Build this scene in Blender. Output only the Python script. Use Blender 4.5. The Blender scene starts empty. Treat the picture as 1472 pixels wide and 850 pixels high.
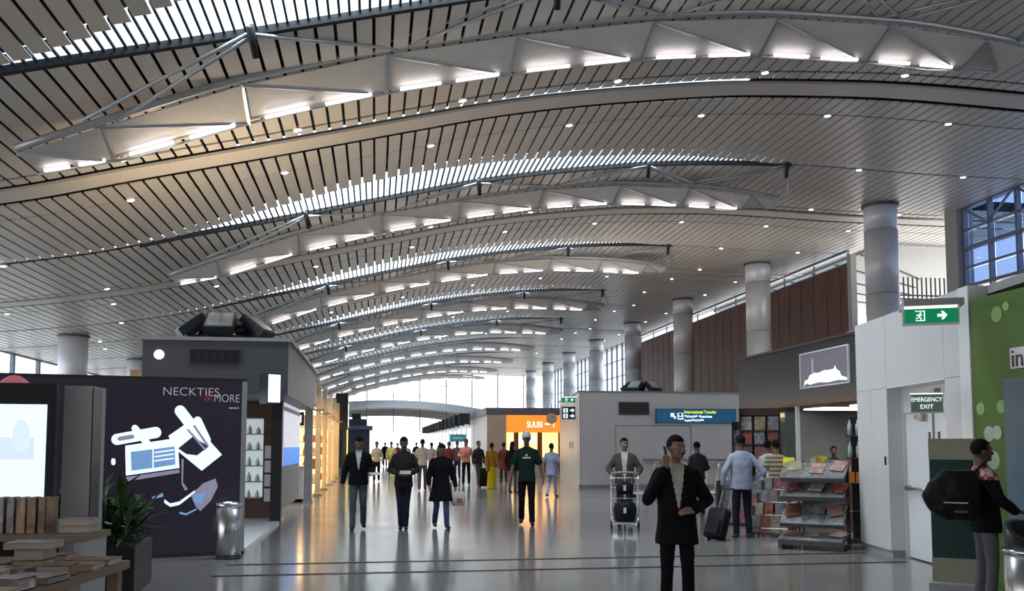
import bpy, math, random
import numpy as np
from mathutils import Vector, Matrix, Euler

random.seed(7)
R = math.radians
SC = bpy.context.scene
COL = SC.collection

# ---------------------------------------------------------------- camera
FPX, CX, CY, HZ, EYE = 1300.0, 736.0, 541.0, 640.0, 1.55
PITCH = math.atan((HZ - CY) / FPX)
YAW = R(8.57)
cam_d = bpy.data.cameras.new('camera')
cam_d.sensor_width = 36.0
cam_d.lens = 36.0 * FPX / 1472.0
cam_d.shift_y = (CY - 425.0) / 1472.0
cam_d.clip_end = 600
cam = bpy.data.objects.new('camera', cam_d)
COL.objects.link(cam)
cam.location = (0, 0, EYE)
cam.rotation_euler = (R(90) + PITCH, 0, -YAW)
SC.camera = cam

# ---------------------------------------------------------------- world and view
SC.view_settings.view_transform = 'Standard'
SC.view_settings.look = 'None'
SC.view_settings.gamma = 1
SC.view_settings.use_curve_mapping = False
SC.view_settings.exposure = 0.5
world = bpy.data.worlds.new('hazy_sky')
SC.world = world
world.use_nodes = True
wn = world.node_tree.nodes
wl = world.node_tree.links
for n in list(wn):
    wn.remove(n)
wo = wn.new('ShaderNodeOutputWorld')
wb = wn.new('ShaderNodeBackground')
wc = wn.new('ShaderNodeTexCoord')
wsx = wn.new('ShaderNodeSeparateXYZ')
wr = wn.new('ShaderNodeValToRGB')
wr.color_ramp.elements[0].position = 0.0
wr.color_ramp.elements[0].color = (1.0, 0.98, 0.95, 1)
wr.color_ramp.elements[1].position = 0.75
wr.color_ramp.elements[1].color = (0.62, 0.76, 1.0, 1)
wl.new(wc.outputs['Generated'], wsx.inputs[0])
wl.new(wsx.outputs['Z'], wr.inputs[0])
wl.new(wr.outputs[0], wb.inputs[0])
wb.inputs[1].default_value = 1.9
wl.new(wb.outputs[0], wo.inputs[0])

PERIOD, CH0 = 10.94, 15.2          # bay length along the hall, first chord ahead of the camera
KBAYS = range(0, 9)

# daylight falling through the glazed roof slots (one lamp over each slot, outside the glass)
def sky_lamp(name, loc, sx, sy, power, rot=(0, 0, 0), col=(0.93, 0.97, 1.0)):
    d = bpy.data.lights.new(name, 'AREA')
    d.shape = 'RECTANGLE'
    d.size, d.size_y, d.energy, d.color = sx, sy, power, col
    o = bpy.data.objects.new(name, d)
    COL.objects.link(o)
    o.location, o.rotation_euler = loc, rot
    return o

SKY_POWER = 1300.0
for _k in KBAYS:
    sky_lamp('skylight_daylight', (2.6, CH0 + PERIOD * _k - 2.3, 10.6), 12.0, 1.5, SKY_POWER, (0, R(-13), 0))

# ---------------------------------------------------------------- helpers
def ray(px, py):
    a, b = (px - CX) / FPX, (CY - py) / FPX
    fw = math.cos(PITCH) - b * math.sin(PITCH)
    up = b * math.cos(PITCH) + math.sin(PITCH)
    return Vector((a * math.cos(YAW) + fw * math.sin(YAW), -a * math.sin(YAW) + fw * math.cos(YAW), up))

def ground(px, py, z=0.0):
    r = ray(px, py)
    s = (z - EYE) / r.z
    return Vector((r.x * s, r.y * s, z))

def on_y(px, py, Y):
    r = ray(px, py)
    return Vector((0, 0, EYE)) + r * (Y / r.y)

def on_x(px, py, X):
    r = ray(px, py)
    return Vector((0, 0, EYE)) + r * (X / r.x)

def face_cam(x, y):
    return -math.atan2(x, y)

MATS = {}
def mat(name, col, rough=0.5, metal=0.0, var=0.07, scale=6.0, bump=0.0, emit=None, es=0.0, stretch=None, spec=0.5):
    if name in MATS:
        return MATS[name]
    m = bpy.data.materials.new(name)
    m.use_nodes = True
    nt = m.node_tree
    b = nt.nodes['Principled BSDF']
    tc = nt.nodes.new('ShaderNodeTexCoord')
    nz = nt.nodes.new('ShaderNodeTexNoise')
    nz.inputs['Scale'].default_value = scale
    nz.inputs['Detail'].default_value = 4
    src = tc.outputs['Object']
    if stretch:
        mp = nt.nodes.new('ShaderNodeMapping')
        mp.inputs['Scale'].default_value = stretch
        nt.links.new(src, mp.inputs[0])
        src = mp.outputs[0]
    nt.links.new(src, nz.inputs['Vector'])
    rp = nt.nodes.new('ShaderNodeValToRGB')
    rp.color_ramp.elements[0].position = 0.3
    rp.color_ramp.elements[1].position = 0.7
    rp.color_ramp.elements[0].color = tuple(max(0, c * (1 - var)) for c in col) + (1,)
    rp.color_ramp.elements[1].color = tuple(min(1, c * (1 + var)) for c in col) + (1,)
    nt.links.new(nz.outputs['Fac'], rp.inputs[0])
    nt.links.new(rp.outputs[0], b.inputs['Base Color'])
    b.inputs['Roughness'].default_value = rough
    b.inputs['Metallic'].default_value = metal
    b.inputs['Specular IOR Level'].default_value = spec
    if bump:
        bp = nt.nodes.new('ShaderNodeBump')
        bp.inputs['Strength'].default_value = bump
        bp.inputs['Distance'].default_value = 0.02
        nt.links.new(nz.outputs['Fac'], bp.inputs['Height'])
        nt.links.new(bp.outputs[0], b.inputs['Normal'])
    if emit:
        b.inputs['Emission Color'].default_value = tuple(emit) + (1,)
        b.inputs['Emission Strength'].default_value = es
    MATS[name] = m
    return m

def glass(name, tint=(0.9, 0.95, 1.0), gloss=0.08, rough=0.02):
    if name in MATS:
        return MATS[name]
    m = bpy.data.materials.new(name)
    m.use_nodes = True
    nt = m.node_tree
    for n in list(nt.nodes):
        nt.nodes.remove(n)
    o = nt.nodes.new('ShaderNodeOutputMaterial')
    t = nt.nodes.new('ShaderNodeBsdfTransparent')
    g = nt.nodes.new('ShaderNodeBsdfGlossy')
    mx = nt.nodes.new('ShaderNodeMixShader')
    lw = nt.nodes.new('ShaderNodeLayerWeight')
    mm = nt.nodes.new('ShaderNodeMath')
    mm.operation = 'MULTIPLY'
    mm.inputs[1].default_value = gloss * 4
    lw.inputs[0].default_value = 0.25
    t.inputs[0].default_value = tuple(tint) + (1,)
    g.inputs['Roughness'].default_value = rough
    nt.links.new(lw.outputs['Fresnel'], mm.inputs[0])
    nt.links.new(mm.outputs[0], mx.inputs[0])
    nt.links.new(t.outputs[0], mx.inputs[1])
    nt.links.new(g.outputs[0], mx.inputs[2])
    nt.links.new(mx.outputs[0], o.inputs[0])
    MATS[name] = m
    return m

def print_mat(name, cols, scale=9.0, rough=0.45, emit=0.0):
    """Printed covers: the ground colour differs from copy to copy, blocks of ink on top."""
    if name in MATS:
        return MATS[name]
    m = bpy.data.materials.new(name)
    m.use_nodes = True
    nt = m.node_tree
    b = nt.nodes['Principled BSDF']
    oi = nt.nodes.new('ShaderNodeObjectInfo')
    rp = nt.nodes.new('ShaderNodeValToRGB')
    rp.color_ramp.interpolation = 'CONSTANT'
    el = rp.color_ramp.elements
    while len(el) < len(cols):
        el.new(0.5)
    for i, c in enumerate(cols):
        el[i].position = i / len(cols)
        el[i].color = tuple(c) + (1,)
    nt.links.new(oi.outputs['Random'], rp.inputs[0])
    tc = nt.nodes.new('ShaderNodeTexCoord')
    vo = nt.nodes.new('ShaderNodeTexVoronoi')
    vo.distance = 'CHEBYCHEV'
    vo.inputs['Scale'].default_value = scale
    ad = nt.nodes.new('ShaderNodeVectorMath')
    ad.operation = 'ADD'
    nt.links.new(tc.outputs['Object'], ad.inputs[0])
    nt.links.new(oi.outputs['Random'], ad.inputs[1])
    nt.links.new(ad.outputs[0], vo.inputs['Vector'])
    bw_ = nt.nodes.new('ShaderNodeRGBToBW')
    mr_ = nt.nodes.new('ShaderNodeMapRange')
    mr_.inputs['To Min'].default_value = 0.45
    mr_.inputs['To Max'].default_value = 1.3
    nt.links.new(vo.outputs['Color'], bw_.inputs[0])
    nt.links.new(bw_.outputs[0], mr_.inputs['Value'])
    hs = nt.nodes.new('ShaderNodeMix')
    hs.data_type = 'RGBA'
    hs.blend_type = 'MULTIPLY'
    hs.inputs['Factor'].default_value = 1.0
    nt.links.new(rp.outputs[0], hs.inputs['A'])
    nt.links.new(mr_.outputs[0], hs.inputs['B'])
    nt.links.new(hs.outputs['Result'], b.inputs['Base Color'])
    b.inputs['Roughness'].default_value = rough
    MATS[name] = m
    return m

class MB:
    def __init__(s):
        s.v, s.f = [], []
    def add(s, vs, fs):
        n = len(s.v)
        s.v += [tuple(v) for v in vs]
        s.f += [tuple(i + n for i in f) for f in fs]
        return s
    def box(s, c, d, rz=0.0, rx=0.0, ry=0.0):
        hx, hy, hz = d[0] / 2, d[1] / 2, d[2] / 2
        M = Euler((rx, ry, rz)).to_matrix()
        c = Vector(c)
        vs = [c + M @ Vector((x, y, z)) for x in (-hx, hx) for y in (-hy, hy) for z in (-hz, hz)]
        return s.add(vs, [(0, 1, 3, 2), (4, 6, 7, 5), (0, 4, 5, 1), (2, 3, 7, 6), (0, 2, 6, 4), (1, 5, 7, 3)])
    def box2(s, lo, hi):
        return s.box([(a + b) / 2 for a, b in zip(lo, hi)], [b - a for a, b in zip(lo, hi)])
    def bar(s, p0, p1, w, h):
        p0, p1 = Vector(p0), Vector(p1)
        d = p1 - p0
        q = d.to_track_quat('Y', 'Z').to_matrix()
        vs = [p0 + q @ Vector((x * w / 2, y * d.length, z * h / 2)) for x in (-1, 1) for y in (0, 1) for z in (-1, 1)]
        return s.add(vs, [(0, 1, 3, 2), (4, 6, 7, 5), (0, 4, 5, 1), (2, 3, 7, 6), (0, 2, 6, 4), (1, 5, 7, 3)])
    def cyl(s, p0, p1, r0, r1=None, n=14):
        r1 = r0 if r1 is None else r1
        p0, p1 = Vector(p0), Vector(p1)
        q = (p1 - p0).to_track_quat('Z', 'Y').to_matrix()
        vs = []
        for p, r in ((p0, r0), (p1, r1)):
            vs += [p + q @ Vector((r * math.cos(2 * math.pi * i / n), r * math.sin(2 * math.pi * i / n), 0)) for i in range(n)]
        fs = [(i, (i + 1) % n, n + (i + 1) % n, n + i) for i in range(n)]
        fs += [tuple(range(n))[::-1], tuple(range(n, 2 * n))]
        return s.add(vs, fs)
    def tube(s, pts, r, n=8):
        pts = [Vector(p) for p in pts]
        vs, fs = [], []
        for i, p in enumerate(pts):
            d = (pts[min(i + 1, len(pts) - 1)] - pts[max(i - 1, 0)]).normalized()
            q = d.to_track_quat('Z', 'Y').to_matrix()
            vs += [p + q @ Vector((r * math.cos(2 * math.pi * j / n), r * math.sin(2 * math.pi * j / n), 0)) for j in range(n)]
        for i in range(len(pts) - 1):
            for j in range(n):
                fs.append((i * n + j, i * n + (j + 1) % n, (i + 1) * n + (j + 1) % n, (i + 1) * n + j))
        fs += [tuple(range(n))[::-1], tuple(range((len(pts) - 1) * n, len(pts) * n))]
        return s.add(vs, fs)
    def lathe(s, prof, c=(0, 0, 0), n=20):
        vs, fs = [], []
        for r, z in prof:
            vs += [(c[0] + r * math.cos(2 * math.pi * j / n), c[1] + r * math.sin(2 * math.pi * j / n), c[2] + z) for j in range(n)]
        for i in range(len(prof) - 1):
            for j in range(n):
                fs.append((i * n + j, i * n + (j + 1) % n, (i + 1) * n + (j + 1) % n, (i + 1) * n + j))
        return s.add(vs, fs)
    def ell(s, c, r, M=None, nu=12, nv=8):
        M = M or Matrix.Identity(3)
        c = Vector(c)
        vs = [c + M @ Vector((0, 0, -r[2]))]
        for i in range(1, nv):
            t = -math.pi / 2 + math.pi * i / nv
            vs += [c + M @ Vector((r[0] * math.cos(t) * math.cos(2 * math.pi * j / nu), r[1] * math.cos(t) * math.sin(2 * math.pi * j / nu), r[2] * math.sin(t))) for j in range(nu)]
        vs.append(c + M @ Vector((0, 0, r[2])))
        fs = [(0, 1 + (j + 1) % nu, 1 + j) for j in range(nu)]
        for i in range(nv - 2):
            for j in range(nu):
                a = 1 + i * nu
                fs.append((a + j, a + (j + 1) % nu, a + nu + (j + 1) % nu, a + nu + j))
        a, L = 1 + (nv - 2) * nu, len(vs) - 1
        fs += [(a + j, a + (j + 1) % nu, L) for j in range(nu)]
        return s.add(vs, fs)
    def rcone(s, p0, p1, r0, r1):
        """tapered limb with round ends"""
        p0, p1 = Vector(p0), Vector(p1)
        L = max((p1 - p0).length, 1e-4)
        q = ((p1 - p0) / L).to_track_quat('Z', 'Y').to_matrix()
        prof = [(0.02 * r0, -r0)]
        for i in range(1, 4):
            t = -math.pi / 2 + math.pi / 2 * i / 3
            prof.append((r0 * math.cos(t), r0 * math.sin(t)))
        for i in range(0, 3):
            t = math.pi / 2 * i / 3
            prof.append((r1 * math.cos(t), L + r1 * math.sin(t)))
        prof.append((0.02 * r1, L + r1))
        n = 10
        vs, fs = [], []
        for r, z in prof:
            vs += [p0 + q @ Vector((r * math.cos(2 * math.pi * j / n), r * math.sin(2 * math.pi * j / n), z)) for j in range(n)]
        for i in range(len(prof) - 1):
            for j in range(n):
                fs.append((i * n + j, i * n + (j + 1) % n, (i + 1) * n + (j + 1) % n, (i + 1) * n + j))
        fs += [tuple(range(n))[::-1], tuple(range((len(prof) - 1) * n, len(prof) * n))]
        return s.add(vs, fs)
    def loft(s, secs, n=20, pw=2.4):
        """stack of superellipse sections (z, rx, ry, cx, cy), closed"""
        vs, fs = [], []
        for z, rx, ry, cx, cy in secs:
            for j in range(n):
                t = 2 * math.pi * j / n
                c, d = math.cos(t), math.sin(t)
                vs.append((cx + rx * math.copysign(abs(c) ** (2 / pw), c), cy + ry * math.copysign(abs(d) ** (2 / pw), d), z))
        for i in range(len(secs) - 1):
            for j in range(n):
                fs.append((i * n + j, i * n + (j + 1) % n, (i + 1) * n + (j + 1) % n, (i + 1) * n + j))
        fs += [tuple(range(n))[::-1], tuple(range((len(secs) - 1) * n, len(secs) * n))]
        return s.add(vs, fs)
    def prism(s, poly, M, th):
        """flat polygon (x, z) in the frame M, extruded along its local y from 0 to th"""
        n = len(poly)
        vs = [M @ Vector((x, 0, z)) for x, z in poly] + [M @ Vector((x, th, z)) for x, z in poly]
        fs = [tuple(range(n)), tuple(range(n, 2 * n))[::-1]]
        fs += [(i, n + i, n + (i + 1) % n, (i + 1) % n) for i in range(n)]
        return s.add(vs, fs)
    def mesh(s, name, m=None, smooth=False):
        me = bpy.data.meshes.new(name)
        me.from_pydata(s.v, [], s.f)
        if m is not None:
            me.materials.append(m)
        if smooth:
            me.polygons.foreach_set('use_smooth', [True] * len(me.polygons))
        me.update()
        return me
    def build(s, name, m, parent=None, smooth=False):
        o = bpy.data.objects.new(name, s.mesh(name, m, smooth))
        COL.objects.link(o)
        o.parent = parent
        return o

def tag(o, label=None, cat=None, group=None, kind=None):
    if label: o['label'] = label
    if cat: o['category'] = cat
    if group: o['group'] = group
    if kind: o['kind'] = kind
    return o

def thing(name, label, cat, loc=(0, 0, 0), rz=0.0, group=None, kind=None):
    o = bpy.data.objects.new(name, None)
    o.empty_display_size = 0.2
    COL.objects.link(o)
    o.location = loc
    o.rotation_euler = (0, 0, rz)
    return tag(o, label, cat, group, kind)

def inst(name, me, parent, loc=(0, 0, 0), rot=(0, 0, 0), scale=(1, 1, 1)):
    o = bpy.data.objects.new(name, me)
    COL.objects.link(o)
    o.parent = parent
    o.location, o.rotation_euler, o.scale = loc, rot, scale
    return o

def dup(root, loc, rz, label=None, group=None):
    r = root.copy()
    COL.objects.link(r)
    r.location, r.rotation_euler = loc, (0, 0, rz)
    if label: r['label'] = label
    if group: r['group'] = group
    def rec(src, dst):
        for ch in src.children:
            c = ch.copy()
            COL.objects.link(c)
            c.parent = dst
            rec(ch, c)
    rec(root, r)
    return r

TEXTS = []
def text(name, s, m, parent, loc, size, rot=(R(90), 0, 0), align='CENTER', ext=0.004, sx=1.0, thin=0.0):
    c = bpy.data.curves.new(name, 'FONT')
    c.body, c.size, c.extrude, c.align_x, c.align_y = s, size, ext, align, 'CENTER'
    c.offset = thin
    o = bpy.data.objects.new(name, c)
    c.materials.append(m)
    COL.objects.link(o)
    o.parent = parent
    o.location, o.rotation_euler, o.scale = loc, rot, (sx, 1, 1)
    TEXTS.append(o)
    return o

BAKES = []
def bake(mb, name, m, parent, voxel, smooth_it=3, fold=0.0, split=None):
    """queue: union the pieces of MB into one continuous skin"""
    o = bpy.data.objects.new('tmp', mb.mesh('tmp'))
    COL.objects.link(o)
    md = o.modifiers.new('r', 'REMESH')
    md.mode, md.voxel_size = 'VOXEL', voxel
    ms = o.modifiers.new('s', 'SMOOTH')
    ms.factor, ms.iterations = 0.5, smooth_it
    if fold:
        t = bpy.data.textures.get('folds') or bpy.data.textures.new('folds', 'CLOUDS')
        t.noise_scale = 0.11
        dm = o.modifiers.new('d', 'DISPLACE')
        dm.texture, dm.strength, dm.mid_level, dm.texture_coords = t, fold, 0.5, 'LOCAL'
    BAKES.append((o, name, m, parent, split))

def flush_bakes():
    bpy.context.view_layer.update()
    dg = bpy.context.evaluated_depsgraph_get()
    dg.update()
    for o, name, m, parent, split in BAKES:
        me = bpy.data.meshes.new_from_object(o.evaluated_get(dg))
        outs = [(name, me, m)]
        if split:
            vs = np.empty(len(me.vertices) * 3)
            me.vertices.foreach_get('co', vs)
            vs = vs.reshape(-1, 3)
            polys = [tuple(p.vertices) for p in me.polygons]
            cs = np.array([vs[list(p)].mean(0) for p in polys]) if polys else np.zeros((0, 3))
            owner = np.zeros(len(polys), int)
            for k, (_, _, pred) in enumerate(split):
                hit = np.array([bool(pred(*c)) for c in cs])
                owner[(owner == 0) & hit] = k + 1
            outs = []
            for k in range(len(split) + 1):
                fs = [polys[i] for i in np.nonzero(owner == k)[0]]
                if not fs:
                    continue
                used = sorted({i for f in fs for i in f})
                mp = {u: i for i, u in enumerate(used)}
                m2 = bpy.data.meshes.new(name)
                m2.from_pydata([tuple(vs[u]) for u in used], [], [tuple(mp[i] for i in f) for f in fs])
                outs.append((name, m2, m) if k == 0 else (split[k - 1][0], m2, split[k - 1][1]))
        for nm, mm, mt in outs:
            mm.materials.clear()
            mm.materials.append(mt)
            mm.polygons.foreach_set('use_smooth', [True] * len(mm.polygons))
            ob = bpy.data.objects.new(nm, mm)
            COL.objects.link(ob)
            ob.parent = parent
        bpy.data.objects.remove(o)
    BAKES.clear()
    dg = bpy.context.evaluated_depsgraph_get()
    for o in TEXTS:
        me = bpy.data.meshes.new_from_object(o.evaluated_get(dg))
        n = bpy.data.objects.new(o.name, me)
        COL.objects.link(n)
        n.parent = o.parent
        n.location, n.rotation_euler, n.scale = o.location, o.rotation_euler, o.scale
        nm = o.name
        bpy.data.objects.remove(o)
        n.name = nm
    TEXTS.clear()

# ---------------------------------------------------------------- shared materials
M_slat = mat('ceiling_slat_paint', (0.60, 0.555, 0.50), 0.36, 0.0, 0.06, 0.7)
M_band = mat('ceiling_band_paint', (0.62, 0.57, 0.51), 0.45, 0.0, 0.04, 0.6)
M_deck = mat('roof_void_black', (0.014, 0.014, 0.016), 0.8)
M_bar = mat('black_steel_bar', (0.02, 0.021, 0.024), 0.5, 0.3)
M_tube = mat('painted_steel_tube', (0.42, 0.44, 0.46), 0.35, 0.4)
M_fabric = mat('reflector_panel_sheet', (0.62, 0.59, 0.56), 0.5, 0.0, 0.05, 3.0)
M_strip = mat('fluorescent_tube', (1, 1, 1), 0.4, emit=(1.0, 0.95, 0.98), es=3.0)
M_spot = mat('downlight_lamp', (1, 1, 1), 0.4, emit=(1.0, 0.97, 0.92), es=9.0)
M_colmetal = mat('column_cladding_metal', (0.76, 0.77, 0.82), 0.36, 0.2, 0.05, 1.2)
M_joint = mat('dark_joint', (0.10, 0.10, 0.11), 0.6)
M_white = mat('white_laminate', (0.78, 0.78, 0.80), 0.35, 0.0, 0.03, 1.5)
M_cream = mat('cream_laminate', (0.62, 0.58, 0.52), 0.4, 0.0, 0.04, 1.5)
M_grey = mat('grey_laminate', (0.085, 0.087, 0.097), 0.45, 0.0, 0.05, 1.0)
M_midgrey = mat('mid_grey_laminate', (0.36, 0.36, 0.37), 0.45, 0.0, 0.05, 1.0)
M_dark = mat('dark_laminate', (0.03, 0.03, 0.034), 0.35, 0.0, 0.08, 2.0)
M_black = mat('black_plastic', (0.012, 0.012, 0.014), 0.4)
M_steel = mat('brushed_steel', (0.55, 0.55, 0.56), 0.28, 1.0, 0.08, 4.0, stretch=(30, 30, 0.6))
M_chrome = mat('chrome_wire', (0.72, 0.72, 0.74), 0.18, 1.0)
M_skyglass = glass('roof_glass', (0.86, 0.92, 0.95), 0.05)
M_wallglass = glass('window_glass', (0.9, 0.95, 1.0), 0.06)
M_blueglass = glass('blue_tinted_glass', (0.42, 0.52, 0.70), 0.08)
M_shopglass = glass('shop_glass', (0.75, 0.82, 0.82), 0.10)
M_frame = mat('window_frame_steel', (0.16, 0.19, 0.24), 0.4, 0.5)
M_rubber = mat('black_rubber', (0.015, 0.015, 0.015), 0.7)
# ================================================================ FLOOR
def floor_material():
    m = bpy.data.materials.new('polished_granite_floor')
    m.use_nodes = True
    nt = m.node_tree
    b = nt.nodes['Principled BSDF']
    tc = nt.nodes.new('ShaderNodeTexCoord')
    br = nt.nodes.new('ShaderNodeTexBrick')
    br.offset = 0.0
    br.inputs['Scale'].default_value = 1.0
    br.inputs['Brick Width'].default_value = 0.8
    br.inputs['Row Height'].default_value = 0.8
    br.inputs['Mortar Size'].default_value = 0.004
    br.inputs['Color1'].default_value = (0.22, 0.20, 0.188, 1)
    br.inputs['Color2'].default_value = (0.245, 0.225, 0.21, 1)
    br.inputs['Mortar'].default_value = (0.15, 0.138, 0.13, 1)
    nz = nt.nodes.new('ShaderNodeTexNoise')
    nz.inputs['Scale'].default_value = 60
    nz.inputs['Detail'].default_value = 6
    mx = nt.nodes.new('ShaderNodeMix')
    mx.data_type = 'RGBA'
    mx.blend_type = 'OVERLAY'
    mx.inputs['Factor'].default_value = 0.35
    nt.links.new(tc.outputs['Object'], br.inputs['Vector'])
    nt.links.new(tc.outputs['Object'], nz.inputs['Vector'])
    nt.links.new(br.outputs['Color'], mx.inputs['A'])
    nt.links.new(nz.outputs['Fac'], mx.inputs['B'])
    nt.links.new(mx.outputs['Result'], b.inputs['Base Color'])
    n2 = nt.nodes.new('ShaderNodeTexNoise')
    n2.inputs['Scale'].default_value = 0.9
    mr = nt.nodes.new('ShaderNodeMapRange')
    mr.inputs['To Min'].default_value = 0.10
    mr.inputs['To Max'].default_value = 0.19
    nt.links.new(tc.outputs['Object'], n2.inputs['Vector'])
    nt.links.new(n2.outputs['Fac'], mr.inputs['Value'])
    nt.links.new(mr.outputs[0], b.inputs['Roughness'])
    b.inputs['Specular IOR Level'].default_value = 0.9
    return m

XL, XR, Y0, Y1 = -16.0, 20.2, -10.0, 104.0
XRR = 24.2                                  # the roof reaches further out over the side recess
floor = MB().box2((XL - 1, Y0, -0.2), (XRR, 150, 0)).build('floor', floor_material())
tag(floor, kind='structure')
M_inlay = mat('dark_granite_strip', (0.02, 0.019, 0.018), 0.45, spec=0.2)
for _y in (ground(736, 805).y, ground(736, 820).y):
    MB().box2((-1.9, _y - 0.06, 0.0), (7.0, _y + 0.06, 0.002)).build('inlay_strip', M_inlay, floor)

# ================================================================ CEILING
_hx = [-30, -20, -16, -11.6, -7.45, -4.9, -2.1, 0.8, 2.9, 5.4, 8.7, 12.1, 16.9, 22, 36]
_hz = [5.5, 5.55, 5.6, 5.92, 6.5, 7.1, 7.75, 8.45, 8.93, 9.34, 9.70, 9.82, 9.72, 9.7, 9.6]
def _pchip(xs, ys):
    xs, ys = np.array(xs, float), np.array(ys, float)
    h, d = np.diff(xs), np.diff(ys) / np.diff(xs)
    m = np.zeros(len(xs))
    for i in range(1, len(xs) - 1):
        if d[i - 1] * d[i] > 0:
            w1, w2 = 2 * h[i] + h[i - 1], h[i] + 2 * h[i - 1]
            m[i] = (w1 + w2) / (w1 / d[i - 1] + w2 / d[i])
    m[0], m[-1] = d[0], d[-1]
    def f(x):
        i = int(np.clip(np.searchsorted(xs, x) - 1, 0, len(xs) - 2))
        t = (x - xs[i]) / h[i]
        return float((1 + 2 * t) * (1 - t) ** 2 * ys[i] + t * (1 - t) ** 2 * h[i] * m[i] + t * t * (3 - 2 * t) * ys[i + 1] + t * t * (t - 1) * h[i] * m[i + 1])
    return f
hX = _pchip(_hx, _hz)
def slope(x):
    return math.atan((hX(x + 0.05) - hX(x - 0.05)) / 0.1)
LX0, LX1 = -6.2, 12.1
lens = _pchip([-40, -6.3, -6.2, -4.5, -2.5, 0.5, 3.7, 7, 10, 12.1, 12.2, 50], [0, 0, 0, 0.5, 1.35, 2.0, 1.6, 1.05, 0.5, 0, 0, 0])

ceiling = thing('ceiling', 'curved ceiling of warm grey slats in rows across the hall', None, kind='structure')
PITCHX, SLATW = 0.30, 0.252
slats = []
for k in range(-2, 9):
    yc = CH0 + PERIOD * k
    for i in range(int((XRR - XL) / PITCHX)):
        x = XL + PITCHX * (i + 0.5)
        over = x > XR
        w = max(lens(x) if k > -2 else 0.0, 0.24 if x < 0 else 0.12)
        rows = [(yc - 1.45, yc + 2.85), (yc + 2.95, yc + 3.27), (yc + 4.45, yc + 5.42), (yc + 5.5, yc + PERIOD - 1.45 - w)]
        for a, b in rows:
            b = min(b, Y1)
            if over:
                a, b = max(a, 28.3), min(b, 35.0)
            if b - a > 0.05 and a > -8.5:
                slats.append((x, a, b))
def in_view(p, pad=40):
    d = Vector(p) - Vector((0, 0, EYE))
    rx = d.x * math.cos(YAW) - d.y * math.sin(YAW)
    fw = d.x * math.sin(YAW) + d.y * math.cos(YAW)
    z = fw * math.cos(PITCH) + d.z * math.sin(PITCH)
    u = -fw * math.sin(PITCH) + d.z * math.cos(PITCH)
    if z < 0.5:
        return None
    X, Y = CX + FPX * rx / z, CY - FPX * u / z
    return z if -pad < X < 1472 + pad and -pad < Y < 850 + pad else None
scored = []
for s in slats:
    x, a, b = s
    z = in_view((x, (a + b) / 2, hX(x))) or in_view((x, b, hX(x)))
    # projected size: foreshortened length times width
    scored.append((-(b - a) * hX(x) / z ** 3 if z else 0.0, s))
scored.sort(key=lambda t: t[0])
slat_me = MB().box((0, 0, 0), (SLATW, 1, 0.03)).mesh('slat', M_slat)
near = [s for q, s in scored[:300]]
rest = [s for q, s in scored[300:]]
for x, a, b in near:
    inst('slat', slat_me, ceiling, (x, (a + b) / 2, hX(x)), (0, -slope(x), 0), (1, b - a, 1))
mb = MB()
for x, a, b in rest:
    mb.box((x, (a + b) / 2, hX(x)), (SLATW, b - a, 0.03), ry=-slope(x))
tag(mb.build('slat_field', M_slat, ceiling), kind='stuff')

def strip_along_x(x0, x1, ya, yb, dz, th, step=0.5, dz2=None):
    """sheet following the ceiling curve; ya, yb may vary with x; dz2 lifts the far edge"""
    mb = MB()
    n = max(2, int((x1 - x0) / step))
    xs = [x0 + (x1 - x0) * i / n for i in range(n + 1)]
    vs, fs = [], []
    dz2 = dz if dz2 is None else dz2
    for x in xs:
        z = hX(x)
        p = ya(x) if callable(ya) else ya
        q = yb(x) if callable(yb) else yb
        vs += [(x, p, z + dz), (x, q, z + dz2), (x, q, z + dz2 + th), (x, p, z + dz + th)]
    for i in range(n):
        for j in range(4):
            fs.append((i * 4 + j, i * 4 + (j + 1) % 4, i * 4 + 4 + (j + 1) % 4, i * 4 + 4 + j))
    fs += [(3, 2, 1, 0), (n * 4, n * 4 + 1, n * 4 + 2, n * 4 + 3)]
    return mb.add(vs, fs)

DZ = 0.30
strip_along_x(XR, XRR, 28.2, 35.2, DZ, 0.03).build('roof_deck', M_deck, ceiling)
for k in range(-2, 9):
    yc = CH0 + PERIOD * k
    if yc + 4.2 > -8:
        strip_along_x(XL, XRR if 28 < yc + 3.52 < 35 else XR, yc + 3.52, min(yc + 4.2, Y1), -0.03, 0.06).build('band_cover', M_band, ceiling)
    # dark roof void above the slats, open over the roof glazing
    b = min(yc + PERIOD - 1.45 - 2.3, Y1)
    dk = strip_along_x(XL, XR, yc - 1.45, yc - 0.1, 0.05, 0.03, dz2=DZ)
    sl0, sl1 = yc + 4.02, yc + 4.22
    for x0, x1, p, q in ((XL, XR, yc - 0.1, sl0), (XL, -3.0, sl0, sl1), (8.5, XR, sl0, sl1), (XL, XR, sl1, b)):
        d2 = strip_along_x(x0, x1, p, q, DZ, 0.03)
        dk.add(d2.v, d2.f)
    if b < Y1:
        yf = yc + PERIOD - 1.45
        opn = k > -2  # unseen roof slot over the camera shaped closed to dim the foreground
        d2 = strip_along_x(XL, XR, b, lambda x: min(yf - 0.01, yf - lens(x) - 0.12 if LX0 < x < LX1 and opn else yf), DZ, 0.03, 0.25, dz2=0.12)
        dk.add(d2.v, d2.f)
    dk.build('roof_deck', M_deck, ceiling)
    strip_along_x(LX0, LX1, yc - 1.47, yc - 1.36, -0.03, 0.12).build('slot_beam', M_deck, ceiling)
    strip_along_x(-3.0, 8.5, sl0, sl1, DZ + 0.01, 0.01).build('slot_pane', M_skyglass, ceiling)

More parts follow.
